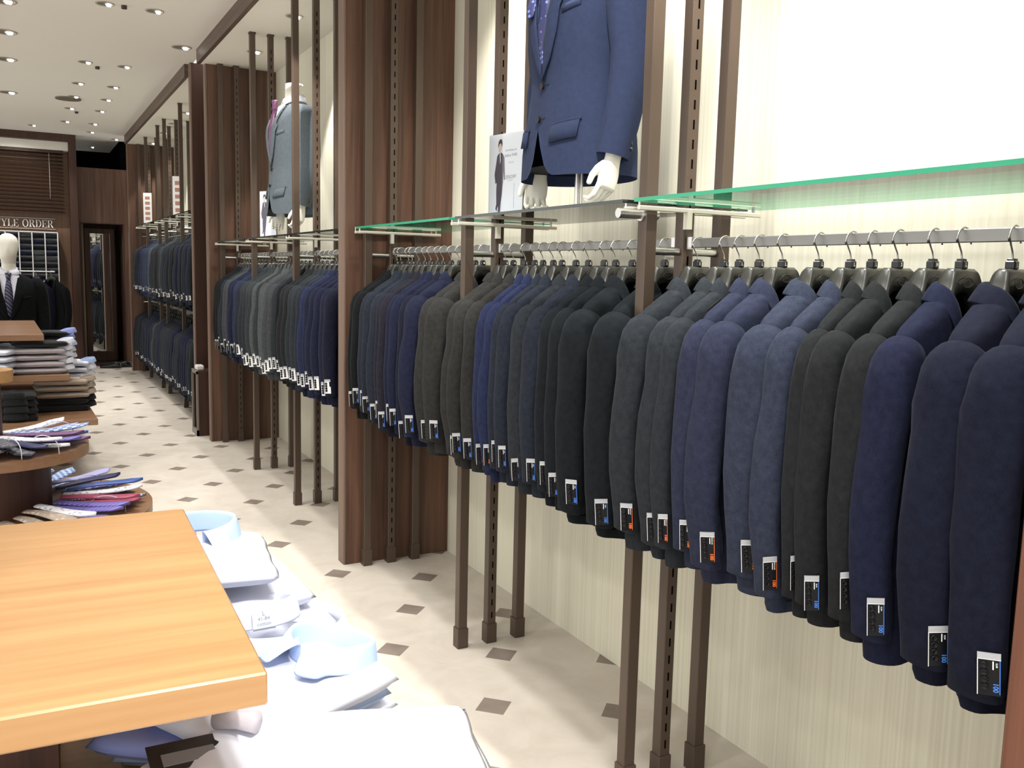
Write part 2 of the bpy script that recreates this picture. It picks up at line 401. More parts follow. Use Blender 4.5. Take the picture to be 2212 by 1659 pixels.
t = thing('shop_sign', 'white serif lettering reading STYLE ORDER between two thin lines on the walnut wall', 'sign', (0.14, 13.68, 1.925))
def serif_text(txt, h, sp):
    """high-contrast roman capitals, right-aligned at x = 0, centred on z = 0"""
    b = MB(); TH, TN, SF = .17, .05, .09
    def bx(x0, z0, x1, z1): b.box(x0*h, -.006, (z0-.5)*h, x1*h, .004, (z1-.5)*h)
    def pl(pts):
        n = len(pts); b.add([(x*h, -.006, (z-.5)*h) for x, z in pts], [tuple(range(n))], 0, False)
    def arc(cx, cz, rx, rz, a0, a1, x, n=18):
        for k in range(n):
            q = []
            for kk, rr in ((k, 0), (k+1, 0), (k+1, 1), (k, 1)):
                a = math.radians(a0+(a1-a0)*kk/n)
                q.append((x+cx+(rx-(TH if rr else 0))*math.cos(a), cz+(rz-(TN if rr else 0))*math.sin(a)))
            pl(q)
    W = {'S': .58, 'T': .80, 'Y': .84, 'L': .74, 'E': .74, 'O': .90, 'R': .86, 'D': .86, ' ': .38}
    tot = sum(W[c] for c in txt)+sp*(len(txt)-1); x = -tot
    for c in txt:
        w = W[c]
        def stem(sx, z0=0, z1=1, foot=True, head=True):
            bx(x+sx, z0, x+sx+TH, z1)
            if foot: bx(x+sx-SF, z0, x+sx+TH+SF, z0+TN)
            if head: bx(x+sx-SF, z1-TN, x+sx+TH+SF, z1)
        if c == 'T': stem(w/2-TH/2, head=False); bx(x, 1-TN, x+w, 1); bx(x, .76, x+TN, 1); bx(x+w-TN, .76, x+w, 1)
        elif c == 'L': stem(SF); bx(x+SF, 0, x+w, TN); bx(x+w-TN, 0, x+w, .28)
        elif c == 'E': stem(SF); bx(x+SF, 0, x+w, TN); bx(x+SF, 1-TN, x+w*.95, 1); bx(x+SF, .5-TN/2, x+w*.75, .5+TN/2); bx(x+w-TN, 0, x+w, .26); bx(x+w*.95-TN, .78, x+w*.95, 1); bx(x+w*.75-TN, .38, x+w*.75, .62)
        elif c == 'Y': stem(w/2-TH/2, 0, .48, True, False); pl([(x+.06, 1), (x+w/2-TH/2, .44), (x+w/2+TH/2, .44), (x+.06+TH*1.1, 1)]); pl([(x+w-.12, 1), (x+w/2+TH/2-.05, .44), (x+w/2+TH/2, .44), (x+w-.06, 1)]); bx(x-.02, 1-TN, x+.34, 1); bx(x+w-.30, 1-TN, x+w+.02, 1)
        elif c == 'O': arc(w/2, .5, w/2, .52, 0, 360, x, 30)
        elif c == 'D': stem(SF); arc(w*.42, .5, w*.58, .5, -90, 90, x); bx(x+SF, 0, x+w*.45, TN); bx(x+SF, 1-TN, x+w*.45, 1)
        elif c == 'R': stem(SF); arc(w*.44, .74, w*.42, .26, -90, 90, x); bx(x+SF, 1-TN, x+w*.45, 1); bx(x+SF, .48, x+w*.45, .48+TN); pl([(x+w*.42, .50), (x+w*.62, .50), (x+w+.02, 0), (x+w*.78, 0)])
        elif c == 'S': arc(w/2, .74, w/2, .27, 30, 270, x); arc(w/2, .26, w/2, .27, -150, 90, x)
        x += w+sp
    return b
sb = serif_text('STYLE ORDER', .098, .10)
lt = sb.build('lettering', plain('sign_white', srgb(246, 244, 238), .5), t, (.285, -.002, 0)); lt.scale = (.80, 1, 1)
b = MB(); b.box(-.9, -.003, .066, .31, .01, .070); b.box(-.9, -.003, -.070, .31, .01, -.066); b.build('lines', M['white'], t)

shelf = thing('fabric_roll_shelf', 'white pigeonhole shelf holding suit fabric rolls below the order sign', 'shelf', (0, 13.45, 0))
xs = [-.29, -.145, 0.0, .17, .325, .475]
cols = [-.44, -.29, -.14, .015, .165, .315, .465]
z0, zp = 1.19, .0765
b = MB()
for x in cols: b.box(x-.006, 0, z0-.03, x+.006, .2, z0+8*zp+.005, 0)
b.box(cols[0], 0, z0+8*zp, cols[-1], .2, z0+8*zp+.012); b.box(cols[0], 0, z0-.03, cols[-1], .2, z0-.015)
b.box(cols[0], .2, z0-.03, cols[-1], .215, z0+8*zp+.01)
b.build('frame', M['white'], shelf)
rollcols = ['black', 'navy', 'slate', 'midnight', 'teal', 'charcoal', 'slateblue', 'grey']
rollm = []
def roll_mesh():
    b = MB(); n = 14
    for rr in [0]:
        rings = []
        for x in (-.066, .066):
            rings.append([(x, .03*math.cos(2*PI*k/n), .026*math.sin(2*PI*k/n)) for k in range(n)])
        b.loft(rings)
    return b.mesh('fabric_roll', [FAB['navy']])
rm = roll_mesh()
for c in range(6):
    for r in range(8):
        fc = 'lightgrey' if (c, r) in ((4, 4),) else random.choice(rollcols)
        o = put('fabric_roll', rm, None, ((cols[c]+cols[c+1])/2, 13.49, z0+.03+zp*r), (random.uniform(-.2, .2), 0, 0))
        setmat(o, FAB[fc])
        tag(o, '%s suit fabric roll in the %s row up, %s column from the doorway side' % (FWORD[fc], ORD[r+1], ORD[6-c]), 'fabric roll', 'suit fabric rolls on the white shelf')

# ------------------------------------------------------------------ rack uprights
SH1 = 1.605
def slotted(b, x, y, w, z1):
    pass
def upright(y, label, ztop=ZS, shelf_z=SH1, rail_z=1.508, pin=False, tubes=(1.486,)):
    t = thing('rack_upright', label, 'rack post', (0, y, 0), 0, None)
    w = .018
    for i, x in enumerate((1.428, 1.55, 1.675)):
        b = MB(); b.box(x-w, -w, 0, x+w, w, ztop, 0, .002); b.box(x-w-.003, -w-.003, ztop-.012, x+w+.003, w+.003, ztop, 0)
        if i == 1:
            z = .1
            while z < ztop-.1:
                b.box(x-.0025, -w-.0006, z, x+.0025, -w+.001, z+.024, 1); z += .05
        p = b.build('post', [M['post'], M['slot']], t)
        b = MB(); b.box(x-w-.004, -w-.004, 0, x+w+.004, w+.004, .078, 0, .002); b.build('foot', M['post'], p)
    b = MB()
    for tz in tubes:
        b.cyl((1.447, 0, tz), (1.531, 0, tz), .011); b.cyl((1.569, 0, tz), (1.656, 0, tz), .011)
    b.build('cross_tube', M['chrome'], t)
    b = MB(); z = shelf_z-.012
    b.box(1.375, -.034, z-.008, 1.785, -.024, z+.004, 0, .002); b.box(1.375, .024, z-.008, 1.785, .034, z+.004, 0, .002)
    b.box(1.53, -.036, z-.05, 1.545, -.018, z); b.box(1.555, .018, z-.05, 1.57, .036, z)
    br = b.build('shelf_bracket', M['bracket'], t)
    b = MB()
    for yy in (-.029, .029): b.cyl((1.38, yy, z), (1.38, yy, z+.022), .004, 8); b.cyl((1.76, yy, z), (1.76, yy, z+.022), .004, 8)
    b.build('shelf_pin', M['chrome'], br)
    if pin:
        b = MB(); b.cyl((1.335, 0, 1.577), (1.412, 0, 1.577), .0125, 20); b.cyl((1.404, 0, 1.577), (1.412, 0, 1.577), .017, 20); b.cyl((1.446, 0, 1.577), (1.456, 0, 1.577), .014, 20)
        b.build('steel_peg', M['chrome'], t)
    return t
upright(1.91, 'nearest triple bronze rack upright, with a steel peg under the glass shelf', pin=True)
upright(2.98, 'second triple bronze rack upright, behind the navy display suit')
upright(4.05, 'triple bronze rack upright set against the first walnut partition')
upright(.82, 'triple bronze rack upright beside the nearest walnut partition')
upright(4.22, 'triple bronze upright behind the first walnut partition, near end of the second bay')
upright(5.29, 'triple bronze rack upright in front of the grey display suit')
upright(6.36, 'triple bronze rack upright beside the small poster of the second bay')
upright(7.47, 'triple bronze rack upright set against the second walnut partition')
for y, w in ((12.95, 'against the end partition of the farthest bay'), (12.18, 'first from the far end in the farthest bay'), (11.09, 'second from the far end in the farthest bay'),
             (10.56, 'third from the far end in the farthest bay'), (9.46, 'fourth from the far end in the farthest bay'), (8.36, 'at the near end of the farthest bay')):
    upright(y, 'triple bronze rack upright ' + w, shelf_z=1.905, tubes=(1.78, .92))

# rails
def rail(y0, y1, z, label):
    t = thing('hanging_rail', label, 'clothes rail', (1.55, y0, z))
    b = MB(); b.box(-.006, .02, -.0125, .006, y1-y0-.02, .0125, 0, .0015); b.build('bar', M['rail'], t)
    b = MB(); b.box(-.009, .0, -.016, .009, .022, .016); b.box(-.009, y1-y0-.022, -.016, .009, y1-y0, .016); b.build('end_bracket', M['chrome'], t)
RS = [(.84, 1.89, 'flat steel rail above the closest jackets'), (1.93, 2.96, 'flat steel rail between the nearest two uprights'), (3.0, 4.03, 'flat steel rail ending at the first walnut partition'),
      (4.24, 5.27, 'flat steel rail just behind the first walnut partition'), (5.31, 6.34, 'flat steel rail in the middle of the second bay'), (6.38, 7.45, 'flat steel rail at the far end of the second bay')]
for a, c, l in RS: rail(a, c, 1.508, l)
R3 = [8.38, 9.44, 9.48, 10.54, 10.58, 11.07, 11.11, 12.16, 12.20, 12.93]
for k in range(5):
    for z, w in ((1.80, 'upper'), (.94, 'lower')):
        rail(R3[2*k], R3[2*k+1], z, '%s flat steel rail segment of the farthest bay, %s from its near end' % (w, ORD[k+1]))

# glass shelves
def gshelf(y0, y1, z, label, edge='glass_edge'):
    b = MB(); x0, x1 = 1.365, 1.79
    b.add([(x0,y0,z),(x1,y0,z),(x1,y1,z),(x0,y1,z),(x0,y0,z+.009),(x1,y0,z+.009),(x1,y1,z+.009),(x0,y1,z+.009)],
          [(3,2,1,0),(4,5,6,7)], 0, False)
    b.add([(x0,y0,z),(x1,y0,z),(x1,y1,z),(x0,y1,z),(x0,y0,z+.009),(x1,y0,z+.009),(x1,y1,z+.009),(x0,y1,z+.009)],
          [(0,1,5,4),(1,2,6,5),(2,3,7,6),(3,0,4,7)], 1, False)
    o = b.build('glass_shelf', [M['glass'], M[edge]]); return tag(o, label, 'shelf')
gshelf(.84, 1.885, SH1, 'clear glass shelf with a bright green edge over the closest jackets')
gshelf(1.935, 2.955, SH1, 'glass shelf, dark reflection coloured into its edge, carrying the navy display suit', 'glass_edge_reflection')
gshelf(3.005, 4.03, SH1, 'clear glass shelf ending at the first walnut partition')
gshelf(4.24, 5.265, SH1, 'clear glass shelf just behind the first walnut partition', 'glass_edge_reflection')
gshelf(5.315, 6.335, SH1, 'glass shelf, dark reflection coloured into its edge, carrying the grey display suit', 'glass_edge_reflection')
gshelf(6.385, 7.44, SH1, 'clear glass shelf at the far end of the second bay', 'glass_edge_reflection')
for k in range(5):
    gshelf(R3[2*k], R3[2*k+1], 1.905, 'high glass shelf segment of the farthest bay, %s from its near end' % ORD[k+1], 'glass_edge_reflection')

# ------------------------------------------------------------------ jackets
def sell(t, a, b_, e=2.6):
    c, s = math.cos(t), math.sin(t)
    return (a*math.copysign(abs(c)**(2/e), c), b_*math.copysign(abs(s)**(2/e), s))

def interp(tab, z):
    if z <= tab[0][0]: return tab[0][1:]
    for p, q in zip(tab, tab[1:]):
        if z <= q[0]:
            k = (z-p[0])/(q[0]-p[0]); return tuple(a+(c-a)*k for a, c in zip(p[1:], q[1:]))
    return tab[-1][1:]

# heights measured from the rail centre
BT = [(-.80, .200, .052), (-.74, .202, .054), (-.62, .195, .050), (-.45, .182, .045), (-.32, .182, .047), (-.24, .186, .046), (-.205, .188, .045), (-.185, .182, .044), (-.170, .168, .043), (-.152, .140, .042), (-.135, .110, .040), (-.118, .080, .038), (-.104, .058, .036), (-.094, .044, .034)]
def vline(u): return -.44 + abs(u)/.062*.33
def body_mesh(seed, hem):
    rnd = random.Random(seed); b = MB(); n = 44
    ph = rnd.uniform(0, 6); zs = [hem, hem+.02, hem+.06, -.64, -.56, -.48, -.42, -.36, -.31, -.27, -.24, -.22, -.205, -.192, -.18, -.17, -.16, -.15, -.14, -.13, -.12, -.112, -.104, -.094]
    rings = []
    for z in zs:
        a, d = interp(BT, z); r = []
        low = max(0, min(1, (-.3-z)/.4))
        for k in range(n):
            t = 2*PI*k/n; x, y = sell(t, a, d)
            fold = 1 + low*(.16*math.sin(x*38+ph) + .08*math.sin(x*75+2*ph))
            y = y*fold + low*.012*math.sin(ph+z*6)
            zz = z
            if y < -.005 and z > vline(x): zz = vline(x)
            if z == hem: zz += .006*math.sin(x*18+ph); x *= .985; y *= .93
            r.append((x, y, zz))
        rings.append(r)
    b.loft(rings, cap0=False, cap1=False)
    # dark bottom inset
    a, d = interp(BT, hem)
    b.add([(x*.95, y*.85, hem+.03) for x, y in (sell(2*PI*k/24, a, d) for k in range(24))], [tuple(range(24))], 1)
    return b.mesh('jacket_body', [FAB['navy'], M['lining']])

def sleeve_mesh(seed, side, length):
    rnd = random.Random(seed); b = MB(); n = 24
    ph = rnd.uniform(0, 6); bow = rnd.uniform(-.004, .010); sw = rnd.uniform(-.012, .012)
    # centre (u, v, w), direction below horizontal, in-plane radius, radius along v
    P = [(-.158, 0, -.236, 0, .0500, .0440), (-.170, 0, -.236, 3, .0535, .0475), (-.177, 0, -.237, 9, .0560, .0500), (-.184, 0, -.241, 20, .0545, .0515), (-.192, 0, -.250, 38, .0495, .0520), (-.199, 0, -.268, 58, .0425, .0520), (-.204, .001, -.295, 74, .0360, .0515), (-.208, .002, -.34, 86, .0330, .0505),
         (-.214-bow, .004, -.42, 88, .032, .048), (-.219-bow, .003+sw*.5, -.50, 90, .031, .046), (-.219-bow, -.002+sw, -.58, 92, .030, .044), (-.214, -.006+sw, -.66, 93, .029, .042), (-.210, -.008+sw, -.70, 90, .029, .041), (-.209, -.008+sw, length, 90, .029, .0405), (-.209, -.008+sw, length-.002, 90, .025, .037)]
    rings = []
    for (u, v, w, th, ru, rv) in P:
        r = []; a = math.radians(th); wv = 1 if w < -.28 else 0
        for k in range(n):
            t = 2*PI*k/n
            wr = 1+wv*(.05*math.sin(3*t+ph+w*14)+.03*math.sin(2*t+w*31+ph))
            x, y = sell(t, ru*wr, rv*wr, 2.15)
            r.append(((u-x*math.sin(a))*(-side), v+y, w+x*math.cos(a)))
        rings.append(r)
    b.loft(rings, cap0=False, cap1=False)
    r = rings[-1]; b.add([(x, y, z+.012) for x, y, z in r], [tuple(range(n))], 1)
    return b.mesh('jacket_sleeve', [FAB['navy'], M['lining']])

def collar_mesh():
    b = MB()
    # stations from the back centre to the bottom of the lapel: inner, fold, outer
    St = [((0, .026, -.098), (0, .036, -.078), (0, .052, -.120)),
          ((.030, .024, -.098), (.032, .034, -.079), (.050, .049, -.120)),
          ((.050, .014, -.101), (.055, .020, -.082), (.080, .036, -.121)),
          ((.056, .000, -.104), (.063, .002, -.084), (.090, .010, -.124)),
          ((.055, -.016, -.112), (.062, -.020, -.092), (.090, -.022, -.132)),
          ((.051, -.030, -.130), (.057, -.038, -.118), (.084, -.044, -.152)),
          ((.047, -.036, -.160), (.051, -.046, -.155), (.080, -.052, -.182)),
          ((.045, -.037, -.168), (.049, -.047, -.165), (.098, -.054, -.205)),
          ((.036, -.041, -.24), (.039, -.052, -.24), (.092, -.056, -.262)),
          ((.020, -.044, -.33), (.022, -.055, -.33), (.056, -.057, -.345)),
          ((.002, -.048, -.43), (.003, -.058, -.43), (.014, -.058, -.445))]
    full = [tuple((-x, y, z) for x, y, z in s) for s in reversed(St)] + St[1:]
    vs = []; 
    for s in full:
        a, f, o = (Vector(p) for p in s)
        vs += [a, f, f.lerp(o, .5)+Vector((0, 0, .003)), o]
    fs = []
    for i in range(len(full)-1):
        for j in range(3): fs.append((i*4+j, i*4+j+1, i*4+j+5, i*4+j+4))
    b.add(vs, fs, 0)
    return b.mesh('jacket_collar', [FAB['navy']])

def lining_mesh(hem=-.74):
    b = MB(); rings = []
    for z in (-.098, -.118, -.15, -.18, -.205, -.26, -.36, -.46):
        a, d = interp(BT, z)
        rings.append([sell(t, a*.93, d*.8)+(z-.004,) for t in [PI*k/14 for k in range(15)]])
    b.loft(rings, cap0=False, cap1=False, closed=False)
    return b.mesh('jacket_lining', [M['lining']])

def tag_mesh(kind):
    """hang tag in its own plane: x across, z up, y = -normal"""
    b = MB(); w, h = .042, .092
    base = 3 if kind == 'white' else 0
    mats = [M['tagblack'], M['silver'], M['white'] if kind != 'blue' else M['white'], M['white'], M['orange'] if kind == 'orange' else M['blue']]
    b.box(-w/2, 0, -h, w/2, .0016, 0, base)
    F = -.0006
    def q(x0, z0, x1, z1, mi, y=F):
        b.add([(x0, y, z0), (x1, y, z0), (x1, y, z1), (x0, y, z1)], [(0, 1, 2, 3)], mi, False)
    q(-w/2, -.014, w/2, 0, 1); q(-w/2, -.0155, w/2, -.014, 2); q(-w/2+.003, -.0012, w/2-.003, -.0004, 2)
    if kind == 'white':
        pass
    else:
        q(-w/2, -h, -w/2+.0016, -.0155, 2)
        q(w/2-.0024, -h+.004, w/2-.0008, -.016, 4)
        q(.006, -.036, .0085, -.018, 2)
        me = text_mesh('REGULAR', .0052, .0001) if kind == 'orange' else text_mesh('SLIM', .005, .0001)
        R = Matrix.Translation((.0135, F, -.026)) @ Matrix.Rotation(PI/2, 4, 'X') @ Matrix.Rotation(-PI/2, 4, 'Z')
        b.merge_mesh(me, R, 2)
        me = text_mesh('001', .0135, .0004)
        R = Matrix.Translation((.0130, F, -h+.018)) @ Matrix.Rotation(PI/2, 4, 'X') @ Matrix.Rotation(PI/2, 4, 'Z')
        b.merge_mesh(me, R, 4)
    for k in range(4):
        z = -.027 - k*.0155; x = -.009+.0006*k
        if kind == 'white': x = -.010
        n = 14; r = .0078
        def ring(rr, y): return [(x+rr*math.cos(2*PI*i/n), y, z+rr*math.sin(2*PI*i/n)) for i in range(n)]
        b.loft([ring(r, 0), ring(r*.95, -.0026), ring(r*.72, -.0034), ring(r*.6, -.0024)], 0, cap0=False)
    return b.mesh('hang_tag', mats)

def hanger_mesh():
    b = MB()
    # outline (u, w) of the upper edge and the lower edge of the moulded hanger, half
    up = [(0, -.060), (.036, -.0605), (.041, -.066), (.047, -.082), (.057, -.104), (.080, -.128), (.110, -.146), (.140, -.166), (.155, -.182)]
    lo = [(0, -.104), (.020, -.107), (.034, -.116), (.044, -.132), (.054, -.150), (.080, -.160), (.110, -.172), (.140, -.188), (.155, -.194)]
    th = [.013, .014, .015, .018, .022, .024, .024, .020, .008]
    full = [(-u[0], u[1], -l[0], l[1], t) for u, l, t in reversed(list(zip(up, lo, th)))] + [(u[0], u[1], l[0], l[1], t) for u, l, t in list(zip(up, lo, th))[1:]]
    rings = []
    for (ux, uz, lx, lz, t) in full:
        mz = (uz+lz)/2; mx = (ux+lx)/2
        rings.append([(ux, -t*.45, uz), (ux, t*.45, uz), (ux, t, uz-.006), (mx, t*.85, mz), (lx, t*.6, lz), (lx, -t*.6, lz), (mx, -t*.85, mz), (ux, -t, uz-.006)])
    b.loft(rings)
    # raised oval on the face
    n = 20
    for sgn in (-1,):
        pts = [(.018*math.cos(2*PI*k/n), -.0145, -.086+.009*math.sin(2*PI*k/n)) for k in range(n+1)]
        b.tube(pts, .0011, 6)
    return b.mesh('hanger_body', [M['hanger']])

def hook_mesh():
    b = MB(); r = .026
    pts = [(0, 0, -.058), (0, 0, -.040), (-.003, 0, -.030), (-.012, 0, -.018), (-.021, 0, -.004)]
    for k in range(11):
        a = math.radians(185 - k*19.5)
        pts.append((r*math.cos(a)+.003, 0, r*math.sin(a)-.010))
    b.tube(pts, .0017, 8)
    return b.mesh('hanger_hook', [M['hook']])
def cap_mesh():
    b = MB(); b.box(-.009, -.009, -.061, .009, .009, -.046, 0, .002); b.box(-.006, -.007, -.047, .006, .007, -.042, 0, .001)
    return b.mesh('size_cap', [M['black']])

HEMS = [-.785, -.77, -.795, -.76, -.78]; SL = [-.735, -.72, -.75, -.715, -.73]
BODY = [body_mesh(i, HEMS[i]) for i in range(5)]
SLV = [(sleeve_mesh(i*3, 1, SL[i]), sleeve_mesh(i*3+1, -1, SL[i])) for i in range(5)]
CLR = collar_mesh(); LIN = lining_mesh(); TAGM = {k: tag_mesh(k) for k in ('orange', 'blue', 'white')}
HB, HK, HC = hanger_mesh(), hook_mesh(), cap_mesh()
LET = {}
for c in 'SML':
    me = text_mesh(c, .0105, .0004).copy(); me.materials.clear(); me.materials.append(M['white']); LET[c] = me

def make_jacket():
    t = thing('suit_jacket', 'x', 'jacket')
    for nm, me in (('jacket_body', BODY[0]), ('sleeve', SLV[0][0]), ('sleeve', SLV[0][1]), ('collar', CLR), ('lining', LIN), ('hang_tag', TAGM['orange'])):
        o = put(nm, me, t)
        if nm == 'collar': mods(o, solid=.003, sub=1)
    return t
def make_hanger():
    t = thing('clothes_hanger', 'x', 'hanger')
    put('hanger_body', HB, t); put('hook', HK, t); c = put('size_cap', HC, t)
    put('size_letter', LET['L'], c, (0, -.0095, -.0535), (PI/2, 0, 0))
    return t
_j0 = make_jacket(); _h0 = make_hanger(); _used = set()
def copy_tree(o, parent=None):
    c = o.copy(); COL.objects.link(c); c.parent = parent
    for ch in [x for x in SRC if x.parent == o]: copy_tree(ch, c)
    return c
SRC = [o for o in COL.objects if o.parent]
def kids(o): return [x for x in COL.objects if x.parent == o]

def place_jacket(y, col, tagk, label, group, x=1.55, z=1.508, thick=1., yaw=0., var=0, face=0., cuff=0., hang=None, tagz=0., size='L', tagyaw=0., tsc=1.):
    global _j0, _h0
    if 'j' in _used: t = copy_tree(_j0); ks = NEWK(t)
    else: t = _j0; ks = NEWK(t); _used.add('j')
    t.location = (x, y, z); t.rotation_euler = (0, 0, yaw+face); t.scale = (1, thick, 1)
    t['label'] = label; t['group'] = group
    sl = 0
    for k in ks:
        nm = k.name.split('.')[0]
        if nm == 'jacket_body': k.data = BODY[var]; setmat(k, FAB[col])
        elif nm == 'sleeve': k.data = SLV[var][sl]; sl += 1; setmat(k, FAB[col])
        elif nm == 'collar': setmat(k, FAB[col])
        elif nm == 'hang_tag':
            k.data = TAGM[tagk]
            w = SL[var]
            # on the outside of the aisle-side cuff
            k.location = (-.2405, -.020, w+.112+tagz); k.scale = (1, 1, 1)
            k.rotation_euler = (math.radians(0), math.radians(-4), -PI/2+math.radians(38)+tagyaw)
            k.location.x = -.242; k.location.y = -.030; k.location.z = w+.082+tagz
            k.scale = (.76*tsc, 1, .76*tsc)
    if hang is not None:
        if 'h' in _used: h = copy_tree(_h0)
        else: h = _h0; _used.add('h')
        h.location = (x, y, z); h.rotation_euler = (0, 0, yaw+face)
        h['label'] = hang; h['group'] = group.replace('jackets', 'hangers')
        cap = [k for k in NEWK(h) if k.name.split('.')[0] == 'size_cap'][0]
        [k for k in NEWK(cap)][0].data = LET[size]
    return t
def NEWK(o):
    return list(o.children)
bpy.context.view_layer.update()

TW = {'orange': 'orange tag', 'blue': 'blue tag', 'white': 'white tag'}
def run(specs, rail_word, group, hword=None, **kw):
    """specs: list of (y, colour, tag) from the far end to the near end"""
    n = len(specs)
    for i, (y, c, tk) in enumerate(specs):
        near = specs[i+1][0] if i < n-1 else y-.1
        far = specs[i-1][0] if i else y+.08
        gap = min(y-near, far-y) if 0 < i < n-1 else .08
        gap2 = (far-near)/2
        thick = max(.46, min(1.15, .6*gap2/.055))
        rnd = random.Random(int(y*1000))
        k = n-i
        place_jacket(y, c, tk, '%s wool jacket with %s, %s from near end of %s' % (FWORD[c], TW[tk], ORD[k], rail_word), group,
                     thick=thick, yaw=rnd.uniform(.10, .22), var=rnd.randrange(5),
                     hang=('dark plastic suit hanger, %s from near end of %s' % (ORD[k], hword)) if hword else None,
                     size=rnd.choice('SMLL'), tagz=rnd.uniform(-.018, .02), tagyaw=rnd.uniform(-.3, .25), **kw)

near = [(1.852, 'slate', 'orange'), (1.75, 'slate', 'orange'), (1.695, 'slate', 'orange'), (1.627, 'blue', 'orange'), (1.552, 'blue', 'orange'), (1.444, 'steel', 'orange'), (1.356, 'steel', 'orange'),
        (1.301, 'charcoal', 'blue'), (1.239, 'charcoal', 'blue'), (1.159, 'charcoal', 'blue'), (1.098, 'navy', 'blue'), (.999, 'midnight', 'blue'), (.905, 'midnight', 'blue')]
run(near, 'closest rail', 'suit jackets on the closest rail', 'closest rail')
mid = [(3.986, 'black', 'blue'), (3.939, 'black', 'blue'), (3.843, 'slateblue', 'blue'), (3.799, 'slateblue', 'blue'), (3.724, 'slateblue', 'blue'), (3.651, 'plum', 'blue'), (3.59, 'plum', 'blue'),
       (3.517, 'navy', 'blue'), (3.46, 'navy', 'blue'), (3.382, 'midnight', 'blue'), (3.302, 'navy', 'blue'), (3.159, 'brown', 'blue'), (3.096, 'brown', 'blue'), (2.912, 'brown', 'blue'), (2.852, 'brown', 'blue'),
       (2.765, 'brown', 'blue'), (2.70, 'royal', 'orange'), (2.644, 'royal', 'orange'), (2.577, 'slateblue', 'blue'), (2.522, 'slateblue', 'blue'), (2.438, 'slate', 'blue'), (2.366, 'slateblue', 'blue'),
       (2.28, 'teal', 'blue'), (2.22, 'teal', 'blue'), (2.137, 'teal', 'blue'), (1.989, 'teal', 'blue')]
run(mid, 'middle rail', 'suit jackets on the middle rail', 'middle rail')
c2 = ['teal', 'black', 'black', 'slate', 'grey', 'grey', 'navy', 'navy', 'royal', 'slateblue', 'slate', 'slate', 'sage', 'sage', 'lightgrey', 'sage', 'lightgrey', 'lightgrey', 'grey', 'grey', 'slate', 'black', 'charcoal', 'charcoal', 'slate', 'slate', 'slateblue', 'royal', 'navy', 'navy', 'navy', 'navy', 'midnight']
ys = []; y = 7.26
for i in range(len(c2)):
    ys.append(y); y -= .0885
    for p in (6.36, 5.29):
        if abs(y-p) < .03: y = p-.04
run([(yy, c, 'white' if i > 8 else 'blue') for i, (yy, c) in enumerate(zip(ys, c2))], 'second bay rail', 'suit jackets on the second bay rail', 'second bay rail')
def far_ys(y0, n, st):
    out = []; y = y0
    for i in range(n):
        out.append(y); y -= st
        for p in (12.18, 11.09, 10.56, 9.46):
            if abs(y-p) < .04: y = p-.05
    return out
c3 = ['sage', 'grey', 'slate', 'slateblue', 'navy', 'blue', 'steel', 'steel', 'denim', 'denim', 'denim', 'denim', 'lightgrey', 'slateblue', 'slate', 'slate', 'charcoal', 'charcoal', 'sage', 'grey', 'slate', 'slateblue', 'slate', 'charcoal', 'slate', 'black', 'slate', 'navy', 'slate', 'black', 'slate', 'navy', 'slate']
fy = far_ys(12.8, len(c3), .128)
run([(yy, c, 'white' if i % 3 else 'orange') for i, (yy, c) in enumerate(zip(fy, c3))], 'farthest upper rail', 'suit jackets on the farthest upper rail', 'farthest upper rail', z=1.80, tsc=.6)
c4 = ['slate', 'slateblue', 'slate', 'slate', 'charcoal', 'slate', 'slateblue', 'slateblue', 'slate', 'navy', 'slateblue', 'navy', 'slate', 'grey', 'slate', 'slateblue', 'slateblue', 'navy', 'slate', 'slate', 'slate', 'slate', 'slateblue', 'slateblue', 'navy', 'slate', 'slate', 'slateblue', 'navy', 'navy', 'navy', 'slate', 'slate']
fy = far_ys(12.84, len(c4), .128)
run([(yy, c, 'white') for yy, c in zip(fy, c4)], 'farthest lower rail', 'suit jackets on the farthest lower rail', 'farthest lower rail', z=.94, tsc=.5)

# made-to-order suits hanging under the fabric shelf, facing the shop
t = thing('hanging_rail', 'short chrome rail with three black suits below the fabric roll shelf', 'clothes rail', (.12, 12.95, 1.30))
b = MB(); b.cyl((-.3, 0, 0), (.28, 0, 0), .01); b.build('bar', M['chrome'], t)
b = MB(); b.box(-.30, 0, -.01, -.28, .5, .01); b.box(.26, 0, -.01, .28, .5, .01); b.build('wall_arm', M['chrome'], t)
for i, (x, yw) in enumerate(((.02, 1.0), (.19, .85), (.36, .6))):
    place_jacket(12.95-.02*i, 'black' if i != 1 else 'midnight', 'white', 'dark formal suit jacket facing the shop under the fabric rolls, %s from the doorway' % ORD[3-i], 'dark suit jackets below the fabric rolls',
                 x=x, z=1.30, thick=1.1, yaw=-.9+.1*i, var=i, hang='dark plastic hanger below the fabric rolls, %s from the doorway' % ORD[3-i])

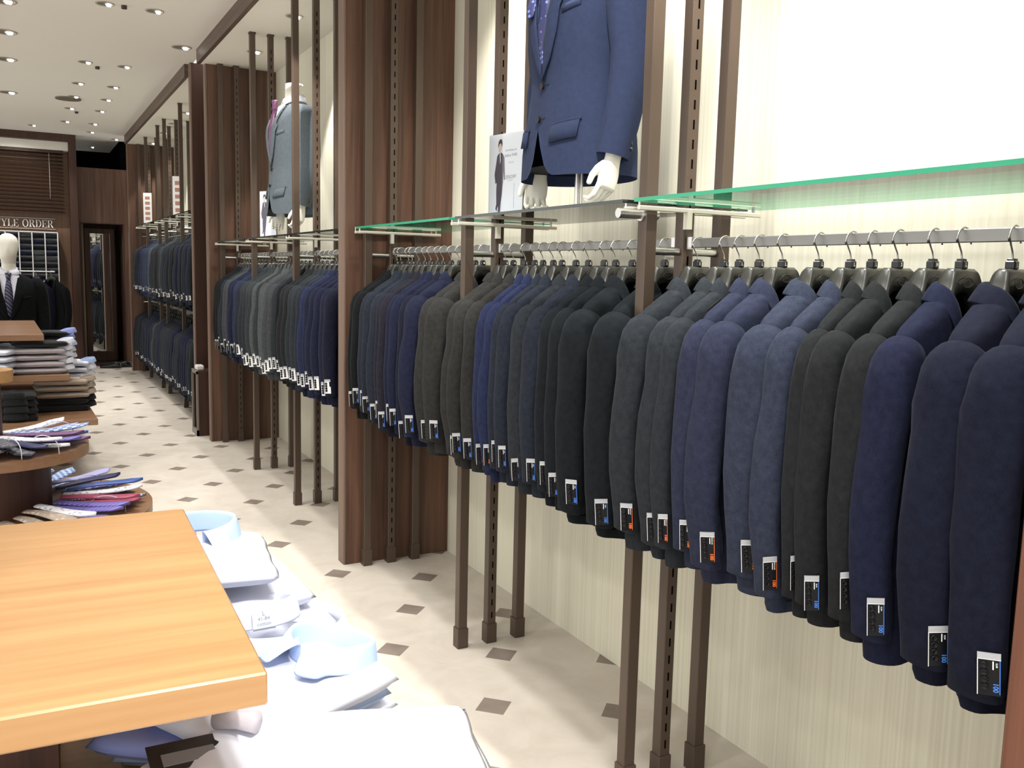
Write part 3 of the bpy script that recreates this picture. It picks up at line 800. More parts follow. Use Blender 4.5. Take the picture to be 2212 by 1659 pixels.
# ------------------------------------------------------------------ mannequins
def ell(n, a, b_, cx=0, cy=0, z=0, e=2.2): return [(cx+x, cy+y, z) for x, y in (sell(2*PI*k/n, a, b_, e) for k in range(n))]
SUITT = [(0, .225, .150, 0), (.10, .222, .148, 0), (.20, .205, .136, 0), (.30, .190, .122, -.004), (.40, .198, .128, -.008), (.50, .212, .134, -.006), (.56, .205, .125, 0), (.60, .200, .108, .006), (.63, .180, .092, .010), (.655, .135, .078, .014), (.675, .088, .066, .016), (.690, .068, .060, .016)]
def tors(z): return interp(SUITT, z)
def vw(z, zb=.29, top=.66, w=.072): return max(0, (z-zb)/(top-zb))*w
def suit_body():
    b = MB(); n = 72; rings = []
    zs = [0, .02, .05, .08, .12, .16, .20, .24, .28, .32, .36, .40, .44, .48, .52, .55, .575, .60, .615, .63, .643, .655, .665, .675, .69]
    for z in zs:
        a, d, cy = tors(z); r = []
        for k in range(n):
            x, y = sell(2*PI*k/n, a, d, 2.3); zz = z
            if y < 0:
                vl = .29 + abs(x)/.072*.37 if abs(x) < .09 else 9
                if zz > vl: zz = vl
                if abs(x) < .10:                     # rounded quarters below the button
                    lo = .17*max(0, 1-abs(x-.006)/.095)**2.6
                    if zz < lo: zz = lo
                if x > -.0: y -= .006                  # overlap of the front edge
            y *= 1+.012*math.sin(x*30)*max(0, (.3-z)*3)
            r.append((x, cy+y, zz))
        rings.append(r)
    b.loft(rings, cap0=False, cap1=False)
    a, d, cy = tors(.0); b.add([(x*.96, y*.94, .035) for x, y in (sell(2*PI*k/30, a, d) for k in range(30))], [tuple(range(30))], 1)
    return b
def front_y(x, z, off=.004):
    a, d, cy = tors(z); q = min(1, abs(x)/a)
    return cy - d*(max(0, 1-q**2.3))**(1/2.3) - (.006 if x > 0 else 0) - off
def lapel(side):
    b = MB(); vs = []; rows = []
    tab = [(.285, .004, .014), (.33, .010, .050), (.40, .022, .082), (.47, .036, .098), (.525, .046, .112), (.545, .050, .090), (.58, .055, .094), (.62, .062, .090), (.65, .066, .086)]
    for z, xi, xo in tab:
        zo = z + (.02 if z < .5 else 0)
        row = []
        for j in range(6):
            k = j/5; x = xi+(xo-xi)*k; zz = z+(zo-z)*k
            row.append((side*x, front_y(side*x, min(zz, .60)) - .004 - .005*math.sin(PI*k), zz) if zz < .6 else (side*x, front_y(side*x, min(zz, .655))-.006-.002*math.sin(PI*k), zz))
        rows.append(row)
    # collar around the neck to the back
    for a_, z in ((70, .672), (110, .69), (150, .70), (180, .702)):
        t = math.radians(-90+a_); c, s = math.cos(t), math.sin(t)
        row = []
        for j in range(6):
            k = j/5; rx = .064+.034*k; ry = .060+.030*k
            row.append((side*rx*c, .014+ry*s, z-.034*k))
        rows.append(row)
    b.loft(rows, cap0=False, cap1=False, closed=False)
    return b
def arm(side, bend, reach):
    """sleeve: shoulder -> elbow -> cuff; returns mb and the wrist frame"""
    pts = [(side*.165, .012, .625), (side*.190, .012, .612), (side*.212, .012, .575), (side*.224, .014, .52), (side*.232, .018, .44), (side*(.238+bend*.2), .022, .36), (side*(.245+bend*.3), .016, .29), (side*(.244+bend*.25), .010-reach*.3, .22), (side*(.238+bend*.1), .002-reach*.6, .14), (side*(.230), -.008-reach, .050)]
    rs = [.030, .058, .068, .070, .068, .063, .060, .056, .052, .048]
    b = MB(); rings = []; n = 22
    P = [Vector(p) for p in pts]
    for i, p in enumerate(P):
        t = (P[min(i+1, len(P)-1)]-P[max(0, i-1)]).normalized(); a = Vector((0, 1, 0)); a = (a-t*a.dot(t)).normalized(); c = t.cross(a)
        rings.append([p+a*(rs[i]*1.06*math.cos(2*PI*k/n)*(1+.03*math.sin(i*2.3+k)))+c*(rs[i]*.9*math.sin(2*PI*k/n)) for k in range(n)])
    b.loft(rings, cap0=True, cap1=False)
    last = rings[-1]; ctr = P[-1]
    b.loft([last, [ctr+(Vector(q)-ctr)*.82+Vector((0, 0, .012)) for q in last]], 0, cap0=False, cap1=True)
    return b, P[-1], (P[-1]-P[-2]).normalized()
def hand_mesh(side):
    """open relaxed hand, wrist at origin, fingers towards -z, palm facing the body"""
    b = MB(); n = 16
    b.loft([[(x, y, z) for x, y in (sell(2*PI*k/n, a, d, 2.4) for k in range(n))] for z, a, d in ((.05, .024, .030), (0, .021, .028), (-.02, .020, .033), (-.045, .019, .041), (-.075, .017, .043), (-.092, .015, .041), (-.100, .008, .034))])
    for i, (y, L, r) in enumerate(((-.032, .070, .0088), (-.011, .078, .0092), (.011, .072, .0088), (.031, .058, .0078))):
        c = -side*(.006+.004*i)
        b.tube([(0, y, -.075), (c*.4, y*1.05, -.096), (c*1.6-side*.004, y*1.06, -.096-L*.40), (c*2.4-side*.018, y*1.02, -.096-L*.58), (c*2.6-side*.036, y*.96, -.096-L*.52), (c*2.6-side*.042, y*.95, -.096-L*.47)], [r, r*1.05, r, r*.9, r*.72, r*.3], 12)
    b.tube([(0, -.030, -.020), (-side*.008, -.048, -.045), (-side*.014, -.060, -.072), (-side*.018, -.062, -.098), (-side*.019, -.061, -.102)], [.012, .013, .011, .009, .004], 12)
    return b
def neck_mesh(headless=True):
    b = MB(); n = 24
    R = [(.60, .10, .08), (.65, .080, .070), (.68, .062, .060), (.72, .056, .056), (.765, .054, .054), (.80, .052, .052)]
    b.loft([ell(n, a, d, 0, .012, z) for z, a, d in R], cap0=False, cap1=headless)
    return b
def shirt_front():
    b = MB(); rows = []
    for z in (.27, .32, .38, .44, .50, .55, .60, .64, .668):
        rows.append([(x, front_y(x, min(z, .60), -.012)+(.0 if z <= .6 else (z-.6)*.30), z) for x in [(-.078+.156*k/12)*max(.25, (z-.2)/.46) for k in range(13)]])
    b.loft(rows, cap0=False, cap1=False, closed=False)
    return b
def shirt_collar():
    b = MB(); n = 32; A = []; B = []; C = []
    for k in range(n+1):
        t = math.radians(-90+6+(360-12)*k/n); c, s = math.cos(t), math.sin(t)
        f = max(0, -s)
        pt = 1 if (k in (1, 2, n-1, n-2)) else 0
        A.append((.058*c, .012+.058*s, .705+.028*(1-f))); B.append((.062*c, .010+.063*s, .708+.028*(1-f)))
        C.append((.074*c*(1+.5*f), .008+.078*s, .690-.030*f**2))
    b.loft([A, B, C], cap0=False, cap1=False, closed=False)
    b.loft([A, [(x, y, z-.05) for x, y, z in A]], cap0=False, cap1=False, closed=False)
    return b
def tie_mesh():
    b = MB(); rows = []
    for z, w, t in ((.31, .008, .002), (.36, .024, .004), (.44, .032, .006), (.54, .029, .008), (.60, .020, .012), (.640, .014, .014)):
        y = front_y(0, min(z, .58), .004) + (.018 if z > .6 else 0)
        rows.append([(-w, y, z), (-w*.5, y-t, z), (0, y-t*1.3, z), (w*.5, y-t, z), (w, y, z)])
    b.loft(rows, cap0=False, cap1=False, closed=False)
    y = front_y(0, .58, .004)+.012
    b.loft([[(x, y-.016+d, z) for x, d in ((-w, .02), (-w*.6, .0), (0, -.006), (w*.6, 0), (w, .02))] for z, w in ((.628, .013), (.645, .017), (.668, .022), (.690, .024))], cap0=False, cap1=False, closed=False)
    return b
def stripe_mat(name, c1, c2, freq, w=.5, rough=.5):
    m, nt, b = new_mat(name)
    tc = nt.nodes.new('ShaderNodeTexCoord'); sp = nt.nodes.new('ShaderNodeSeparateXYZ'); nt.links.new(tc.outputs['Object'], sp.inputs[0])
    v = mathn(nt, 'ADD', mathn(nt, 'MULTIPLY', sp.outputs[0], freq), mathn(nt, 'MULTIPLY', mathn(nt, 'ADD', sp.outputs[2], sp.outputs[1]), freq))
    k = mathn(nt, 'LESS_THAN', mathn(nt, 'FRACT', v), w)
    mx = nt.nodes.new('ShaderNodeMix'); mx.data_type = 'RGBA'; mx.inputs[6].default_value = c1; mx.inputs[7].default_value = c2
    nt.links.new(k, mx.inputs[0]); nt.links.new(mx.outputs[2], b.inputs['Base Color']); b.inputs['Roughness'].default_value = rough
    return m
def check_mat(name, c1, c2, sc, rough=.5, dots=False):
    m, nt, b = new_mat(name)
    tc = nt.nodes.new('ShaderNodeTexCoord')
    if dots:
        v = nt.nodes.new('ShaderNodeTexVoronoi'); v.inputs['Scale'].default_value = sc; v.inputs['Randomness'].default_value = .3 if dots == 1 else 1
        nt.links.new(tc.outputs['Object'], v.inputs['Vector']); k = mathn(nt, 'LESS_THAN', v.outputs['Distance'], .33)
        mx = nt.nodes.new('ShaderNodeMix'); mx.data_type = 'RGBA'; mx.inputs[6].default_value = c1; mx.inputs[7].default_value = c2
        nt.links.new(k, mx.inputs[0]); nt.links.new(mx.outputs[2], b.inputs['Base Color'])
    else:
        v = nt.nodes.new('ShaderNodeTexChecker'); v.inputs['Scale'].default_value = sc; v.inputs['Color1'].default_value = c1; v.inputs['Color2'].default_value = c2
        nt.links.new(tc.outputs['Object'], v.inputs['Vector']); nt.links.new(v.outputs['Color'], b.inputs['Base Color'])
    b.inputs['Roughness'].default_value = rough; return m

def mannequin(label, loc, rz, fab, shirt, tie, head=False, stand_h=.30, pole=True, bend=.0, reachL=.02, hands=True, base='shelf', tieextra=None):
    t = thing('display_mannequin', label, 'mannequin', loc, rz)
    B0 = stand_h
    def P(mb, name, mats, par=t):
        mb.xform(Matrix.Translation((0, 0, B0 if par is t else 0))); return mb.build(name, mats, par)
    F = FAB[fab] if isinstance(fab, str) else fab
    j = P(suit_body(), 'suit_jacket', [F, M['lining']])
    def J(mb, name, mats): mb.xform(Matrix.Translation((0, 0, B0))); return mb.build(name, mats, j)
    for s in (-1, 1):
        o = J(lapel(s), 'lapel', F); mods(o, solid=.003)
        a, wr, d = arm(s, bend, reachL if s > 0 else .0)
        J(a, 'sleeve', F)
        b = MB()
        for k in range(3):
            p = wr + Vector((s*.034, .034, .022+.016*k)); b.cyl(p, p+Vector((s*.006, .006, 0)), .006, 12)
        J(b, 'cuff_buttons', M['black'])
        b = MB(); rows = []
        for z in (.10, .125, .150):
            rows.append([(s*x, front_y(s*x, z, .006), z+(x-.11)*.12) for x in (.075, .095, .115, .135, .155, .17)])
        b.loft(rows, cap0=False, cap1=False, closed=False)
        b.loft([[(s*x, front_y(s*x, .155, .003), zz+(x-.11)*.12) for x in (.073, .10, .13, .15, .172)] for zz in (.150, .158)], 0, False, False, False)
        mods(J(b, 'pocket_flap', F), solid=.005)
        if hands:
            hb = hand_mesh(s)
            rot = Matrix.Rotation(math.radians(-14 if s > 0 else -10), 4, 'X') @ Matrix.Rotation(s*math.radians(15), 4, 'Z')
            hb.xform(Matrix.Translation(wr+Vector((0, 0, -.008))) @ rot @ Matrix.Scale(.92, 4))
            o = P(hb, 'hand', M['mannequin'])
            rm_ = o.modifiers.new('join', 'REMESH'); rm_.mode = 'VOXEL'; rm_.voxel_size = .0032; rm_.use_smooth_shade = True
            sm_ = o.modifiers.new('smooth', 'SMOOTH'); sm_.iterations = 3
    b = MB()
    for s, zt in ((1, .56),):
        rows = []
        for dz in (0, .020): rows.append([(x, front_y(x, .47, .003), .462+dz+(x-.07)*.22) for x in (.100, .12, .14, .16)])
        b.loft(rows, cap0=False, cap1=False, closed=False)
    mods(J(b, 'breast_pocket', F), solid=.003)
    for z in (.275, .175):
        b = MB(); y = front_y(.004, z, .0); b.cyl((-.004, y, z), (-.004, y-.006, z), .010, 16); b.tube([(.012, y-.003, z-.001), (.032, front_y(.03, z, .001), z+.001)], .0014, 6)
        J(b, 'button', M['black'])
    P(shirt_front(), 'shirt', shirt); mods(P(shirt_collar(), 'shirt_collar', shirt), solid=.002)
    mods(P(tie_mesh(), 'necktie', tie), solid=.003)
    nk = neck_mesh(not head)
    if head:
        n = 24
        H = [(.765, .054, .054, .010), (.79, .056, .060, .0), (.81, .060, .082, -.010), (.835, .064, .095, -.014), (.87, .072, .099, -.010), (.90, .077, .100, -.004), (.935, .079, .102, 0), (.965, .075, .098, .003), (.99, .062, .082, .005), (1.01, .038, .052, .006), (1.018, .012, .016, .006)]
        rings = []
        for z, a, d, cy in H:
            r = []
            for k in range(n):
                x, y = sell(2*PI*k/n, a, d, 2.05)
                if y < 0 and abs(x) < .02 and .85 < z < .92: y -= .014*(1-abs(x)/.02)
                r.append((x, cy+y, z))
            rings.append(r)
        nk.loft(rings, cap0=False)
    P(nk, 'neck_and_head' if head else 'neck', M['mannequin'])
    if pole:
        b = MB(); b.cyl((0, 0, 0), (0, 0, B0+.12), .009, 16); b.cyl((.024, 0, 0), (.024, 0, B0+.12), .004, 12); b.build('stand_pole', M['chrome'], t)
        b = MB(); b.cyl((0, 0, 0), (0, 0, .008), .07, 32); b.build('stand_base', M['chrome'], t)
    return t
FAB['navy_display'] = fabric('wool_display_navy', srgb(44, 52, 76), .12)
FAB['grey_display'] = fabric('wool_display_grey', srgb(84, 92, 98), .12)
blue_pattern = check_mat('tie_blue_figured', srgb(40, 46, 92), srgb(112, 128, 190), 70, .4, 1)
mannequin('headless mannequin in a navy two-button suit jacket standing on the glass shelf', (1.567, 2.47, SH1+.0095), math.radians(-90), 'navy_display', M['shirt_blue'], blue_pattern, stand_h=.10, bend=.0)
mannequin('headless mannequin in a grey suit jacket and purple tie standing on the second bay shelf', (1.527, 5.72, SH1+.0095), math.radians(-86), 'grey_display', M['shirt_white'], plain('tie_purple', srgb(98, 56, 88), .45), stand_h=.13)
mannequin('white-headed mannequin in a black suit and striped navy tie behind the far shirt table', (-.075, 8.75, 0), math.radians(-3), 'black', M['shirt_white'], stripe_mat('tie_navy_stripe', srgb(34, 34, 66), srgb(150, 152, 175), 30, .14), head=True, stand_h=.635)
# trousers and plinth of the full-size mannequin
mn = [o for o in COL.objects if o.name.startswith('display_mannequin')][-1]
for s in (-1, 1):
    b = MB(); b.loft([ell(20, a, d, s*cx, 0, z) for z, a, d, cx in ((.03, .075, .10, .10), (.30, .08, .09, .10), (.50, .085, .095, .10), (.80, .095, .12, .095), (.92, .10, .125, .09))])
    b.build('trouser_leg', FAB['black'], mn)

# scarf-like second tie lying over the navy suit's lapel
b = MB(); rows = []
for k in range(12):
    f = k/11; x = -.045-.018*math.sin(f*3); z = .70-.22*f
    w = .012+.014*math.sin(f*PI)+.006*math.sin(f*9)
    rows.append([(x-w, front_y(x, min(z, .6), .018)+.004, z), (x, front_y(x, min(z, .6), .036), z-.002), (x+w, front_y(x+w, min(z, .6), .018)+.004, z)])
b.loft(rows, cap0=False, cap1=False, closed=False)
b.xform(Matrix.Translation((1.567, 2.47, SH1+.0095+.10)) @ Matrix.Rotation(math.radians(-90), 4, 'Z'))
o = b.build('necktie', blue_pattern); mods(o, sub=1, solid=.004); tag(o, 'figured blue silk tie hanging loose over the lapel of the navy display suit', 'necktie')

# ------------------------------------------------------------------ posters and cards on shelves
def poster(loc, rz, w, h, label, big=True):
    t = thing('poster_stand', label, 'poster', loc, rz)
    b = MB(); b.box(-w/2, 0, 0, w/2, .002, h, 0); b.build('sheet', plain('poster_paper', srgb(244, 247, 252), .4), t)
    b = MB(); b.box(-w/2-.003, -.002, 0, w/2+.003, -.001, h+.003, 0); b.box(-w/2-.003, .003, 0, w/2+.003, .004, h+.003, 0); b.box(-w/2, -.001, -.004, w/2, .05, -.001, 0); b.build('acrylic_holder', M['acrylic'], t)
    # flat printed figure: a person in a dark suit
    b = MB(); sx = h/.32; F = -.0004
    def poly(pts, mi): b.add([((x-.042)*sx, F-.00005*mi, z*sx) for x, z in pts], [tuple(range(len(pts)))], mi, False)
    poly([(-.020, .196), (-.012, .236), (.000, .247), (.012, .249), (.024, .242), (.034, .228), (.037, .18), (.040, .142), (.034, .140), (.030, .175), (.028, .128), (.014, .118), (-.012, .132), (-.020, .128), (-.027, .165)], 0)
    poly([(-.012, .132), (.014, .118), (.027, .128), (.022, .085), (.016, .055), (.012, .02), (.010, .006), (-.002, .006), (.000, .04), (-.006, .032), (-.008, .02), (-.018, .03), (-.012, .05), (-.014, .10)], 0)
    poly([(-.002, .250), (.012, .250), (.016, .266), (.014, .284), (.002, .289), (-.006, .280), (-.006, .264)], 1)
    poly([(-.008, .270), (-.004, .292), (.006, .301), (.016, .298), (.020, .284), (.018, .268), (.012, .284), (.002, .282), (-.004, .272)], 2)
    poly([(.004, .248), (.009, .249), (.011, .215), (.007, .205)], 3)
    b.build('printed_figure', [plain('print_suit', srgb(84, 76, 92), .6), plain('print_skin', srgb(226, 206, 196), .6), plain('print_hair', srgb(70, 56, 52), .6), M['white']], t)
    b = MB()
    for txt, s_, x, z in (('NEW MODEL SUIT', .0085, .033, .253), ('debut FAIR', .0165, .032, .234), ('NEW PRICE', .006, .034, .206), ('20%OFF', .0195, .033, .150), ('limited time', .006, .03, .138)):
        b.merge_mesh(text_mesh(txt, s_*sx), Matrix.Translation((x*sx, F, z*sx)) @ Matrix.Rotation(PI/2, 4, 'X'), 0)
    b.box(.0545*sx, F, .03*sx, .0555*sx, F+.0003, .125*sx)
    b.build('printed_text', M['print'], t)
    return t
poster((1.515, 2.862, SH1+.014), math.radians(-79), .19, .285, 'tall white poster of a person in a dark suit, left of the navy display suit')
poster((1.465, 6.12, SH1+.014), math.radians(-62), .155, .30, 'small white poster of a person in a dark suit on the second bay shelf')
def price_card(loc, rz, w, h, label):
    t = thing('price_card', label, 'card', loc, rz)
    b = MB(); b.box(-w/2, 0, 0, w/2, .003, h); b.build('card', M['white'], t)
    b = MB()
    for k in range(5): b.box(-w*.28, -.0008, h*(.1+.17*k), w*.28, 0, h*(.1+.17*k)+h*.10)
    b.build('printed_blocks', plain('card_red', srgb(176, 128, 108), .6), t)
price_card((1.40, 11.9, 1.92), math.radians(-25), .10, .36, 'tall narrow price card on the high shelf of the farthest bay, farther of two')
price_card((1.46, 9.9, 1.92), math.radians(-25), .11, .40, 'tall narrow price card on the high shelf of the farthest bay, nearer of two')

# ------------------------------------------------------------------ low dark box with a white dispenser
t = thing('display_box', 'low dark brown open-fronted box standing against the dark partition', 'box', (1.262, 7.80, 0))
b = MB(); b.box(.0, 0, 0, .016, .24, .05); b.box(0, 0, 0, .016, .02, .545); b.box(0, .22, 0, .016, .24, .545); b.box(0, 0, .525, .016, .24, .55); b.build('grey_front_frame', plain('grey_metal', srgb(140, 132, 124), .4, .3), t)
b = MB(); b.box(.016, 0, 0, .20, .012, .55); b.box(.016, .228, 0, .20, .24, .55); b.box(.188, .012, 0, .20, .228, .55); b.box(.016, .012, .0, .188, .228, .012); b.box(.016, .012, .538, .188, .228, .55); b.build('body', M['walnut_dark'], t)
b = MB(); b.box(1.275, 7.84, .551, 1.335, 7.95, .592, 0, .008); tag(b.build('white_dispenser', M['white']), 'small white plastic dispenser on top of the low dark box', 'dispenser')

# ------------------------------------------------------------------ folded shirts
def folded_shirt(seed, w=.25, l=.34, th=.034):
    b = MB(); nx, ny = 22, 28; vs = []; rnd = random.Random(seed); off = Vector((rnd.uniform(0, 50), rnd.uniform(0, 50), 0))
    def prof(k): return max(0., 1-abs(k)**7)**.32
    top, bot = [], []
    for j in range(ny+1):
        for i in range(nx+1):
            u = -1+2*i/nx; v = -1+2*j/ny
            x = u*w/2; y = v*l/2
            e = prof(u)*prof(v)
            # shoulders slope away next to the collar
            if v > .55: y -= (v-.55)*l*.16*abs(u)**1.5
            nz = noise.noise(Vector((x*9, y*6, 0))+off)*.006 + noise.noise(Vector((x*24, y*13, 3))+off)*.003
            x += noise.noise(Vector((y*14, u, 5))+off)*.004; y += noise.noise(Vector((x*14, v, 9))+off)*.004
            pl = .0022 if abs(x-.004) < .016 else 0
            top.append((x, y, th*.5+e*(th*.5+nz)+pl*e)); bot.append((x*.99, y*.99, th*.5-e*th*.48))
    N = (nx+1)*(ny+1); fs = []
    for j in range(ny):
        for i in range(nx):
            a = j*(nx+1)+i; q = (a, a+1, a+nx+2, a+nx+1); fs.append(q); fs.append(tuple(N+k for k in reversed(q)))
    ring = [i for i in range(nx+1)] + [j*(nx+1)+nx for j in range(1, ny+1)] + [ny*(nx+1)+i for i in range(nx-1, -1, -1)] + [j*(nx+1) for j in range(ny-1, 0, -1)]
    for a, c in zip(ring, ring[1:]+ring[:1]): fs.append((c, a, N+a, N+c))
    b.add(top+bot, fs, 0)
    return b.mesh('folded_body', [M['shirt_white']])
def shirt_collar_mesh(h=.046, rx=.066, ry=.054):
    b = MB(); n = 40; A, B, C, D = [], [], [], []
    for k in range(n+1):
        t = math.radians(-90+4+(360-8)*k/n); c, s = math.cos(t), math.sin(t)
        f = max(0, -s)**1.5; edge = 1 if min(k, n-k) <= 3 else 0
        hh = h*(1-.28*f)
        A.append((rx*.93*c, ry*.93*s, .002)); B.append((rx*.95*c, ry*.95*s, hh-.003)); C.append((rx*c, ry*s, hh))
        gap = .010+.016*f
        D.append(((rx+gap)*c + (math.copysign(.018, c) if edge else 0), (ry+gap)*s-(.012 if edge else 0), .006-.004*f))
    E = [((p[0]+q[0])/2*1.01, (p[1]+q[1])/2*1.01, (p[2]+q[2])/2+.004) for p, q in zip(C, D)]
    b.loft([A, B, C, E, D], cap0=False, cap1=False, closed=False)
    return b.mesh('shirt_collar', [M['shirt_white']])
FS = [folded_shirt(i) for i in range(4)]; SC = shirt_collar_mesh()
def collar_label_mesh():
    b = MB(); b.box(-.018, -.001, -.036, .018, 0, 0, 0)
    b.box(-.018, -.0016, -.0352, .018, -.001, -.0325, 1)
    for txt, z in (('L', -.010), ('41-84', -.018), ('cotton', -.026)):
        b.merge_mesh(text_mesh(txt, .0085 if txt != 'L' else .010), Matrix.Translation((0, -.0014, z)) @ Matrix.Rotation(PI/2, 4, 'X'), 1)
    return b.mesh('size_label', [plain('clear_label', srgb(205, 212, 232), .25), M['print']])
CL = collar_label_mesh()
def dress_shirt(label, loc, rz, mat, cmat=None, group=None, tilt=0., scale=1., collar=True, cz=.030, v=0, lab=False, ctilt=None, cin=None, roll=0., collar_y=.118, cs=1.):
    t = thing('folded_shirt', label, 'shirt', loc, rz, group)
    t.rotation_euler = (tilt, roll, rz); t.scale = (scale,)*3
    o = put('folded_body', FS[v], t); setmat(o, M[mat])
    if collar:
        c = put('collar', SC, t, (0, collar_y, cz), (ctilt if ctilt is not None else .12, 0, 0)); c.scale = (cs,)*3
        setmat(c, M[cmat or mat]); mods(c, solid=.0022, sub=1)
        b_ = put('button', BTN, t, (0, collar_y-.064, cz+.006)); 
        if lab: put('size_label', CL, c, (.004, .0665, .043), (-.12, 0, PI))
    return t
b = MB(); b.cyl((0, 0, 0), (0, -.003, .001), .0055, 14); BTN = b.mesh('button', [M['button']])

# ------------------------------------------------------------------ tiered tables
def tier_table(label, loc, rz, tiers, ped, woodm='honey', edge='honey_edge'):
    t = thing('tiered_display_table', label, 'table', loc, rz)
    for i, (x0, y0, x1, y1, z) in enumerate(tiers):
        b = MB(); b.box(x0, y0, z-.04, x1, y1, z, 0, .0025); b.build('tier_board', M[woodm], t)
    b = MB()
    for x0, y0, x1, y1, z0, z1 in ped: b.box(x0, y0, z0, x1, y1, z1)
    b.build('pedestal', M['walnut_dark'], t)
    return t
# nearest table: origin at its visible corner
tier_table('tiered honey-coloured table closest to the camera, with white shirts beneath its top', (.233, .995, 0), math.radians(-1.9),
           [(-1.3, 0, 0, .775, .96), (-1.42, -.12, .13, .92, .70), (-1.5, -.2, .20, .98, .44)], [(-1.1, .25, -.22, .55, .0, .92)])
tier_table('tiered walnut table with shirt stacks behind the round tie table', (.125, 6.5, 0), math.radians(1.2),
           [(-1.4, 0, 0, 1.6, .96), (-1.5, -.02, .14, 1.75, .70), (-1.6, -.28, .275, 1.95, .44)], [(-1.1, .3, -.35, 1.3, 0, .92)], 'tablewood')

# round tie table
t = thing('round_tie_table', 'round three-tiered wooden table carrying fanned silk ties', 'table', (-.14, 4.03, 0))
b = MB()
for r, z, h in ((.105, 1.0, .045), ): b.cyl((0, 0, z-h), (0, 0, z), r, 64)
b.build('top_disc', M['honey'], t)
for r, z in ((.365, .70), (.60, .44)):
    b = MB(); b.cyl((0, 0, z-.04), (0, 0, z), r, 96); b.build('tier_disc', M['tablewood'], t)
b = MB(); b.cyl((0, 0, .0), (0, 0, .66), .225, 64); b.cyl((0, 0, .70), (0, 0, .955), .06, 48); b.build('drum', M['walnut_dark'], t)
ROUND = (-.14, 4.03)

# ties
def tie_folded(seed):
    b = MB(); rows = []
    rnd = random.Random(seed)
    N = 14
    for k in range(N+1):
        f = k/N; y = .02+.30*f
        w = .022+.020*f
        if f > .88: w *= max(.02, (1-f)/.12)
        z = .010+.004*math.sin(f*5+seed)
        rows.append([(-w, y, z), (-w*.6, y, z+.004), (0, y, z+.006), (w*.6, y, z+.004), (w, y, z), (w*.8, y, z-.005), (-w*.8, y, z-.005)])
    b.loft(rows)
    return b.mesh('necktie', [M['white']])
TM = [tie_folded(i) for i in range(3)]
TIE = [('navy', plain('tie_navy', srgb(44, 46, 88), .4)), ('plum', stripe_mat('tie_plum', srgb(92, 54, 94), srgb(120, 84, 128), 60)), ('blue and white check', check_mat('tie_check_blue', srgb(92, 118, 178), srgb(186, 204, 236), 60)),
       ('royal blue', plain('tie_royal', srgb(56, 86, 160), .4)), ('grey dotted', check_mat('tie_grey_dot', srgb(96, 98, 108), srgb(196, 198, 206), 90, .45, 1)), ('white figured', check_mat('tie_white_fig', srgb(232, 232, 238), srgb(160, 160, 178), 60, .45, 2)),
       ('charcoal check', check_mat('tie_charcoal', srgb(66, 66, 76), srgb(110, 112, 124), 50)), ('crimson', plain('tie_crimson', srgb(158, 62, 92), .4)), ('purple', stripe_mat('tie_purple_s', srgb(84, 74, 150), srgb(130, 120, 196), 50)),
       ('beige figured', check_mat('tie_beige', srgb(176, 160, 148), srgb(214, 204, 192), 50, .45, 2)), ('violet paisley', check_mat('tie_violet', srgb(84, 72, 128), srgb(170, 160, 210), 40, .45, 2)), ('lavender', plain('tie_lavender', srgb(170, 170, 220), .45))]
def tie(deg, r, z, k, label, grp, tilt=.05, spin=0.):
    w, m = TIE[k]
    a = math.radians(deg); x = ROUND[0]+math.cos(a)*r; y = ROUND[1]+math.sin(a)*r
    o = put('necktie', TM[k % 3], None, (x, y, z), (tilt, 0, a-PI/2+spin)); setmat(o, m)
    return tag(o, label, 'necktie', grp)
up = [(-95, 6), (-84, 4), (-76, 6), (-66, 6), (-56, 0), (-46, 5), (-38, 5), (-28, 8), (-19, 1), (-10, 1), (-2, 3), (7, 2), (16, 3), (26, 11), (38, 5)]
for i, (d, k) in enumerate(up):
    tie(d, .045+.01*(i % 2), .704+.011*(i % 3), k, '%s silk tie on the upper round tier, %s from its front' % (TIE[k][0], ORD[i+1]), 'silk ties on the upper round tier', .03+.02*(i % 3))
lo = [(-78, 9), (-68, 9), (-60, 9), (-52, 5), (-44, 8), (-37, 8), (-30, 8), (-23, 7), (-16, 7), (-9, 4), (-2, 5), (5, 3), (12, 10), (19, 10), (27, 0), (36, 11), (46, 2), (56, 2), (66, 2), (76, 3)]
for i, (d, k) in enumerate(lo):
    tie(d, .245+.012*(i % 2), .444+.013*(i % 4), k, '%s silk tie on the lower round tier, %s from its front' % (TIE[k][0], ORD[i+1]), 'silk ties on the lower round tier', .02+.02*(i % 3))
for i, (d, r, z) in enumerate(((-70, .29, .70), (-48, .30, .70), (22, .27, .70), (30, .42, .44), (-26, .46, .44))):
    a = math.radians(d); x = ROUND[0]+math.cos(a)*r; y = ROUND[1]+math.sin(a)*r
    b = MB(); pts = []
    for k in range(13):
        f = k/12*PI; pts.append((x-.07*math.cos(f)*math.cos(a), y-.07*math.cos(f)*math.sin(a), z+.065*math.sin(f)**.6+.002))
    b.tube(pts, .0018, 6)
    tag(b.build('tie_divider', plain('clear_wire', srgb(205, 208, 212), .2, .0)), 'clear curved tie divider on the round table, %s from the front' % ORD[i+1], 'divider', 'clear tie dividers on the round table')

